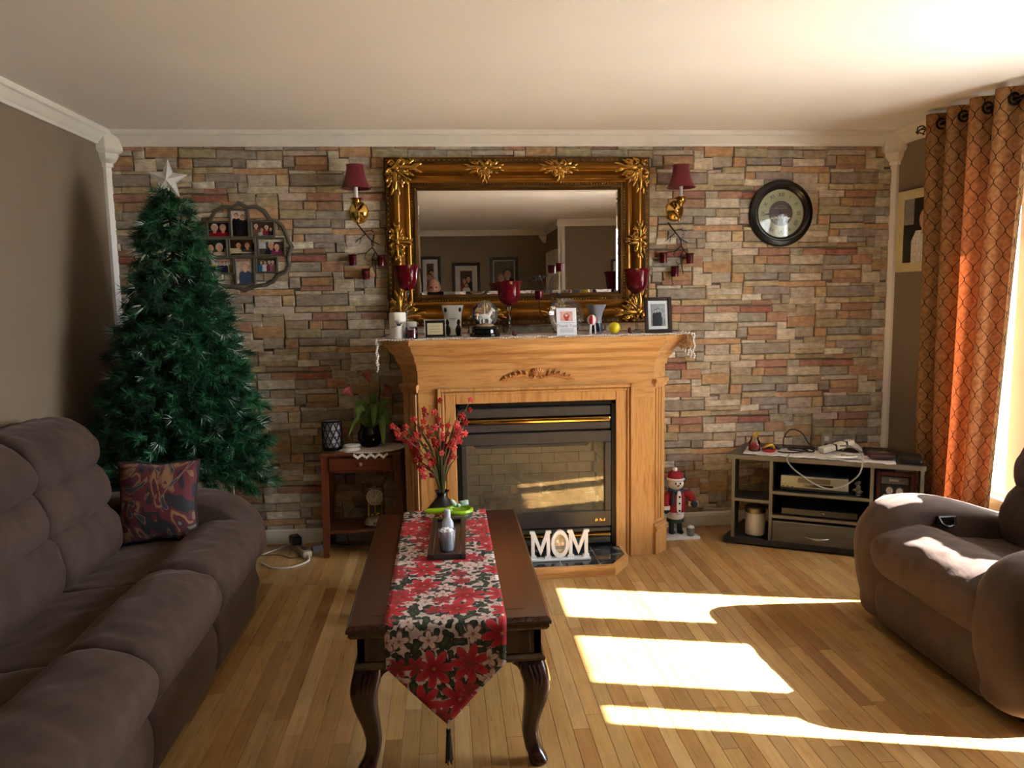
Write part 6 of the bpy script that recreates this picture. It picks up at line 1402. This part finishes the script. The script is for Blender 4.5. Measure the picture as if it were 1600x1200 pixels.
for x in (.30, .86):
    for y in (-.40, .40): obj('foot', M().lathe([(0, 0), (.025, 0), (.028, .052), (0, .052)], (x, y, 0), 12), black_plastic, rc_)

# ------------------------------------------------------------------ curtains on a rod
w = N('ogee_curtain'); uvs = w.n('ShaderNodeTexCoord').outputs['UV']; sp2 = w.n('ShaderNodeSeparateXYZ'); w.t.links.new(uvs, sp2.inputs[0])
s_ = w.math('DIVIDE', sp2.outputs[0], .040); ph = w.math('SINE', w.math('MULTIPLY', sp2.outputs[1], 2*pi/.115)); ph = w.math('MULTIPLY', ph, .5)
d1 = w.math('ABSOLUTE', w.math('SUBTRACT', w.math('FLOORED_MODULO', w.math('ADD', w.math('SUBTRACT', s_, ph), 1.0), 2.0), 1.0))
d2 = w.math('ABSOLUTE', w.math('SUBTRACT', w.math('FLOORED_MODULO', w.math('ADD', s_, ph), 2.0), 1.0))
dmin = w.math('MINIMUM', d1, d2); line = w.math('LESS_THAN', dmin, .06)
nz = w.noise(w.coord('UV', (1, 1, 1)), 45, 4); cb = w.ramp(nz, [(.3, hx('#7d5a3c')), (.7, hx('#a57e55'))]); cc = w.mix(line, cb, hx('#241610'))
ct2 = w.mix(line, hx('#b8582f'), hx('#4a1c10'))
df = w.n('ShaderNodeBsdfDiffuse'); w.t.links.new(cc, df.inputs[0]); tl_ = w.n('ShaderNodeBsdfTranslucent'); w.t.links.new(ct2, tl_.inputs[0]); ms = w.n('ShaderNodeMixShader'); ms.inputs[0].default_value = .07
w.t.links.new(df.outputs[0], ms.inputs[1]); w.t.links.new(tl_.outputs[0], ms.inputs[2]); gl = w.n('ShaderNodeBsdfGlossy'); gl.inputs['Roughness'].default_value = .45; w.t.links.new(cb, gl.inputs[0]); m3 = w.n('ShaderNodeMixShader'); m3.inputs[0].default_value = .10
w.t.links.new(ms.outputs[0], m3.inputs[1]); w.t.links.new(gl.outputs[0], m3.inputs[2]); w.t.links.new(m3.outputs[0], w.out.inputs['Surface']); curt_m = w.m
CX, RZ_ = 4.575, 2.355
def curtain(label, ya0, yb0, ya1, yb1, folds):
    """cloth from (top) ya0..yb0 to (bottom) ya1..yb1"""
    t = thing('curtain', label, 'curtain', (CX, (ya0+yb0)/2, 0), 0, 'bronze ogee curtains at the window'); oy = (ya0+yb0)/2
    def f(u, v_):
        a = ya0+(ya1-ya0)*v_; b = yb0+(yb1-yb0)*v_; am = .052*(1-.15*v_); th = 2*pi*folds*u
        y = a+(b-a)*u+.010*sin(2*th)*(1-.3*v_); x = -am*sin(th)*(1+.12*sin(3*u+2*v_))+.010*sin(5*v_+u*11)*v_
        return (x, y-oy, 2.412-(2.412-.03)*v_)
    acc = [0.0]; P0 = Vector(f(0, 0))
    for i in range(1, 193): P1 = Vector(f(i/192, 0)); acc.append(acc[-1]+(P1-P0).length*1.0); P0 = P1
    m = M(); m.grid(f, 192, 28, lambda u, v_: (acc[round(u*192)]+.001, 2.412-2.382*v_)); o = obj('cloth', m, curt_m, t, smooth=70)
    for k in range(int(folds*2)):
        u = (k+.5)/(folds*2)+.0; u = (k+1)/(folds*2)-.0 if False else k/(folds*2)+.5/(folds*2)
        u = (k+0.0)/(folds*2)+1e-3 if k == 0 else k/(folds*2)
        if k == 0: continue
        p = f(u, 0); q = M(); q.tube([(p[0]+.024*sin(a)*.35, p[1]+.006*sin(a), RZ_+.026*cos(a)) for a in []] or [(p[0]+.026*cos(a), p[1]+.002, RZ_+.026*sin(a)) for a in [2*pi*i/24 for i in range(24)]], .006, 6, True); obj('grommet', q, pr('bronze_dark', '#241a14', .3, .7), t)
    return t
curtain('bronze ogee pattern curtain panel between media stand and window', -.56, -1.27, -.62, -1.10, 4)
curtain('bronze ogee pattern curtain panel at window end beyond recliner', -2.69, -3.35, -2.72, -3.32, 4)
t = thing('curtain_rod', 'dark metal curtain rod with twisted cage finials above window', 'curtain rod', (CX, -1.92, RZ_))
obj('rod', M().tube([(0, -1.55, 0), (0, 1.41, 0)], .0095, 10), MATS['bronze_dark'], t)
for ye, sg in ((1.41, 1), (-1.55, -1)):
    m = M()
    for k in range(4): m.tube(spl([(0, ye, 0), (.022*cos(k*1.57), ye+sg*.022, .022*sin(k*1.57)), (.026*cos(k*1.57+.8), ye+sg*.040, .026*sin(k*1.57+.8)), (0, ye+sg*.075, 0)]), .0032, 6)
    m.ball((0, ye+sg*.078, 0), .007); obj('finial', m, MATS['bronze_dark'], t)
for ye in (1.385, -.45, -1.48): m = M(); m.tube([(0, ye, -.002), (.06, ye, -.02), (W-CX-.004, ye, -.02)], .006, 6); m.bbox(W-CX-.010, ye-.012, -.055, W-CX, ye+.012, .02, .003); obj('bracket', m, MATS['bronze_dark'], t)

# ------------------------------------------------------------------ rear of the room, seen in the mirror
def wallpic(x, y, z, w_, h_, b, mat_w, label, bg, folk, matc='#cfccc6', rot=pi):
    t = thing('wall_picture', label, 'picture frame', (x, y, z), rot, 'framed pictures on the rear wall'); m = M()
    for q_ in ((-w_/2, -h_/2, -w_/2+b, h_/2), (w_/2-b, -h_/2, w_/2, h_/2), (-w_/2+b, -h_/2, w_/2-b, -h_/2+b), (-w_/2+b, h_/2-b, w_/2-b, h_/2)): m.bbox(q_[0], -.030, q_[1], q_[2], -.002, q_[3], .005)
    obj('frame', m, pr('frame_black', '#15171a', .35), t); obj('mat', M().box(-w_/2+b-.002, -.010, -h_/2+b-.002, w_/2-b+.002, -.004, h_/2-b+.002), pr('mat_board', '#c4c0ba', .7), t)
    obj('photo', photo_m(w_-2*b-2*mat_w, h_-2*b-2*mat_w, bg, folk, 4), vc_print, t, smooth=0, loc=(0, -.0115, 0)); return t
def rv(px, py, yw):
    q = at(px, py, 'y', -.048-yw); return q.x, q.z        # reflected in the mirror plane y = -.024
fk = [(-.18, .15, .12, '#1c1c20', SK2, '#1a1410'), (.16, .05, .11, '#7a2a2a', SK2, '#3a2a20'), (.0, -.15, .09, '#c8c4bc', SK2, '#5a4636')]
for px0, py0, px1, py1, lb, mw in ((655, 401, 690, 470, 'tall black framed picture with white mat on rear wall', .06), (706, 411, 751, 470, 'smaller black framed picture with wide white mat on rear wall', .075), (765, 402, 810, 470, 'black framed group portrait with narrow mat on rear wall beside doorway', .018)):
    xa, za = rv(px0, py0, YB); xb, zb = rv(px1, py1, YB); wallpic((xa+xb)/2, YB, (za+zb)/2, xb-xa, za-zb, .045, mw, lb, '#4a3a30', fk)
xa, za = rv(954, 405, YN); xb, zb = rv(985, 470, YN); wallpic((xa+xb)/2, YN, (za+zb)/2, xb-xa, za-zb, .03, .03, 'dark framed picture on nearer rear wall by right corner', '#8a9aa0', fk[:1])
t = thing('smoke_detector', 'round white smoke detector on ceiling at rear of room', 'smoke detector', (3.08, -6.55, H)); m = M(); m.lathe([(0, -.035), (.045, -.034), (.062, -.026), (.066, -.008), (.066, 0), (0, 0)], n=28); obj('housing', m, white_matte, t); m = M(); m.lathe([(0, -.040), (.018, -.040), (.020, -.034), (0, -.034)], n=16); obj('sensor_cap', m, white_trim, t)

# ------------------------------------------------------------------ photographer, seen in the mirror
pe = thing('person', 'grey haired person in dark jacket holding up phone, seen in mirror', 'person', (1.775, -5.02, 0))
b = M()
def cap(p0, p1, r0, r1, n=14):
    P0, P1 = Vector(p0), Vector(p1); b.tube([P0.lerp(P1, i/6) for i in range(7)], [r0+(r1-r0)*i/6 for i in range(7)], n); b.ball(P0, r0, (1, 1, 1), n, 8); b.ball(P1, r1, (1, 1, 1), n, 8)
hx_ = .0
b.ball((0, 0, .90), .16, (1.05, .75, .8), 16, 10); b.ball((0, .0, 1.08), .155, (1.0, .72, 1.0), 16, 10); b.ball((0, .0, 1.26), .165, (1.08, .70, 1.0), 16, 10)
for s_ in (-1, 1):
    cap((s_*.09, 0, .88), (s_*.10, .01, .48), .085, .058); cap((s_*.10, .01, .48), (s_*.11, -.02, .08), .056, .040); b.ball((s_*.115, .05, .045), .045, (1, 2.4, .95), 12, 8)
    cap((s_*.165, 0, 1.345), (s_*.23, .06, 1.10), .062, .048); w0 = (.124+s_*.092, .27, 1.40); cap((s_*.23, .06, 1.10), w0, .046, .030)
    hp = Vector((.124+s_*.085, .295, 1.455)); b.ball(hp, .036, (.62, 1, 1.25), 12, 8)
    for k, (L_, dz) in enumerate(((.070, .036), (.078, .014), (.074, -.008), (.060, -.028))):
        p1 = hp+Vector((0, .030, dz)); p2 = p1+Vector((-s_*L_*.45, .016, .006)); p3 = p2+Vector((-s_*L_*.45, -.008, .002)); cap(p1, p2, .0095, .0088, 8); cap(p2, p3, .0088, .0078, 8)
    cap(hp+Vector((-s_*.006, -.018, .015)), hp+Vector((-s_*.034, -.012, .046)), .011, .0085, 8)
cap((0, 0, 1.36), (0, .01, 1.47), .058, .052)
b.ball((0, .02, 1.575), .100, (.78, .95, 1.06), 20, 14); b.ball((0, .045, 1.515), .062, (.85, .95, .95), 14, 10); b.ball((0, .118, 1.565), .016, (.8, 1.0, 1.5), 10, 8); b.ball((0, .095, 1.60), .045, (1.2, .5, .35), 10, 8); b.ball((0, .105, 1.525), .018, (1.5, .6, .5), 10, 6)
for s_ in (-1, 1): b.ball((s_*.080, .012, 1.57), .024, (.4, .8, 1.3), 10, 8)
w = N('person_surface'); ob = w.n('ShaderNodeTexCoord').outputs['Object']; sx3 = w.n('ShaderNodeSeparateXYZ'); w.t.links.new(ob, sx3.inputs[0]); Z = sx3.outputs[2]; Y = sx3.outputs[1]
c = w.mix(w.math('GREATER_THAN', Z, .92), hx('#22262e'), hx('#1d1f26')); c = w.mix(w.math('GREATER_THAN', Z, 1.445), c, hx('#b98672')); c = w.mix(w.math('GREATER_THAN', Y, .262), c, hx('#b98672')); c = w.mix(w.math('LESS_THAN', Z, .085), c, hx('#171310')); w.P(Base_Color=c, Roughness=.6)
body = obj('body', b, w.m, pe, smooth=60); rm = body.modifiers.new('r', 'REMESH'); rm.mode = 'VOXEL'; rm.voxel_size = .0055; rm.use_smooth_shade = True; sm = body.modifiers.new('sm', 'SMOOTH'); sm.factor = .5; sm.iterations = 4
m = M()
for s_ in (-1, 1): m.ball((s_*.058, -.005, 1.592), .052, (.55, 1.25, 1.0), 14, 10)
m.ball((0, -.058, 1.60), .058, (1.15, .6, 1.0), 14, 10); m.ball((0, -.012, 1.622), .086, (.90, 1.0, .80), 16, 10); obj('hair', m, pr('hair_grey', '#86817c', .8, var=.3, scale=60, bump=.6, bscale=150), pe, smooth=60)
m = M()
for s_ in (-1, 1): m.ball((s_*.030, .112, 1.582), .010, (1.2, .5, .8), 10, 6)
obj('eyes', m, pr('eye_dark', '#2a2220', .2), pe)
m = M(); m.C = (1, 1, 1); m.bbox(-.072, -.0045, -.037, .072, .0045, .037, .004, 2); t = tag(obj('mobile_phone', m, dark_glassy, loc=(1.899, -4.706, 1.493)), 'dark mobile phone held up in both hands by the person', 'phone'); t.rotation_euler = (radians(-6.6), 0, -.0847)
m = M(); 
for x in (.045, .060): m.lathe([(0, 0), (.006, 0), (.006, .002), (0, .002)], (0, 0, 0), 12)
m = M(); m.T = TR(-.055, .0045, .020) @ RX(-pi/2); m.lathe([(0, 0), (.008, 0), (.008, .0015), (0, .0015)], n=16); obj('camera_lens', m, dark_glassy, t)
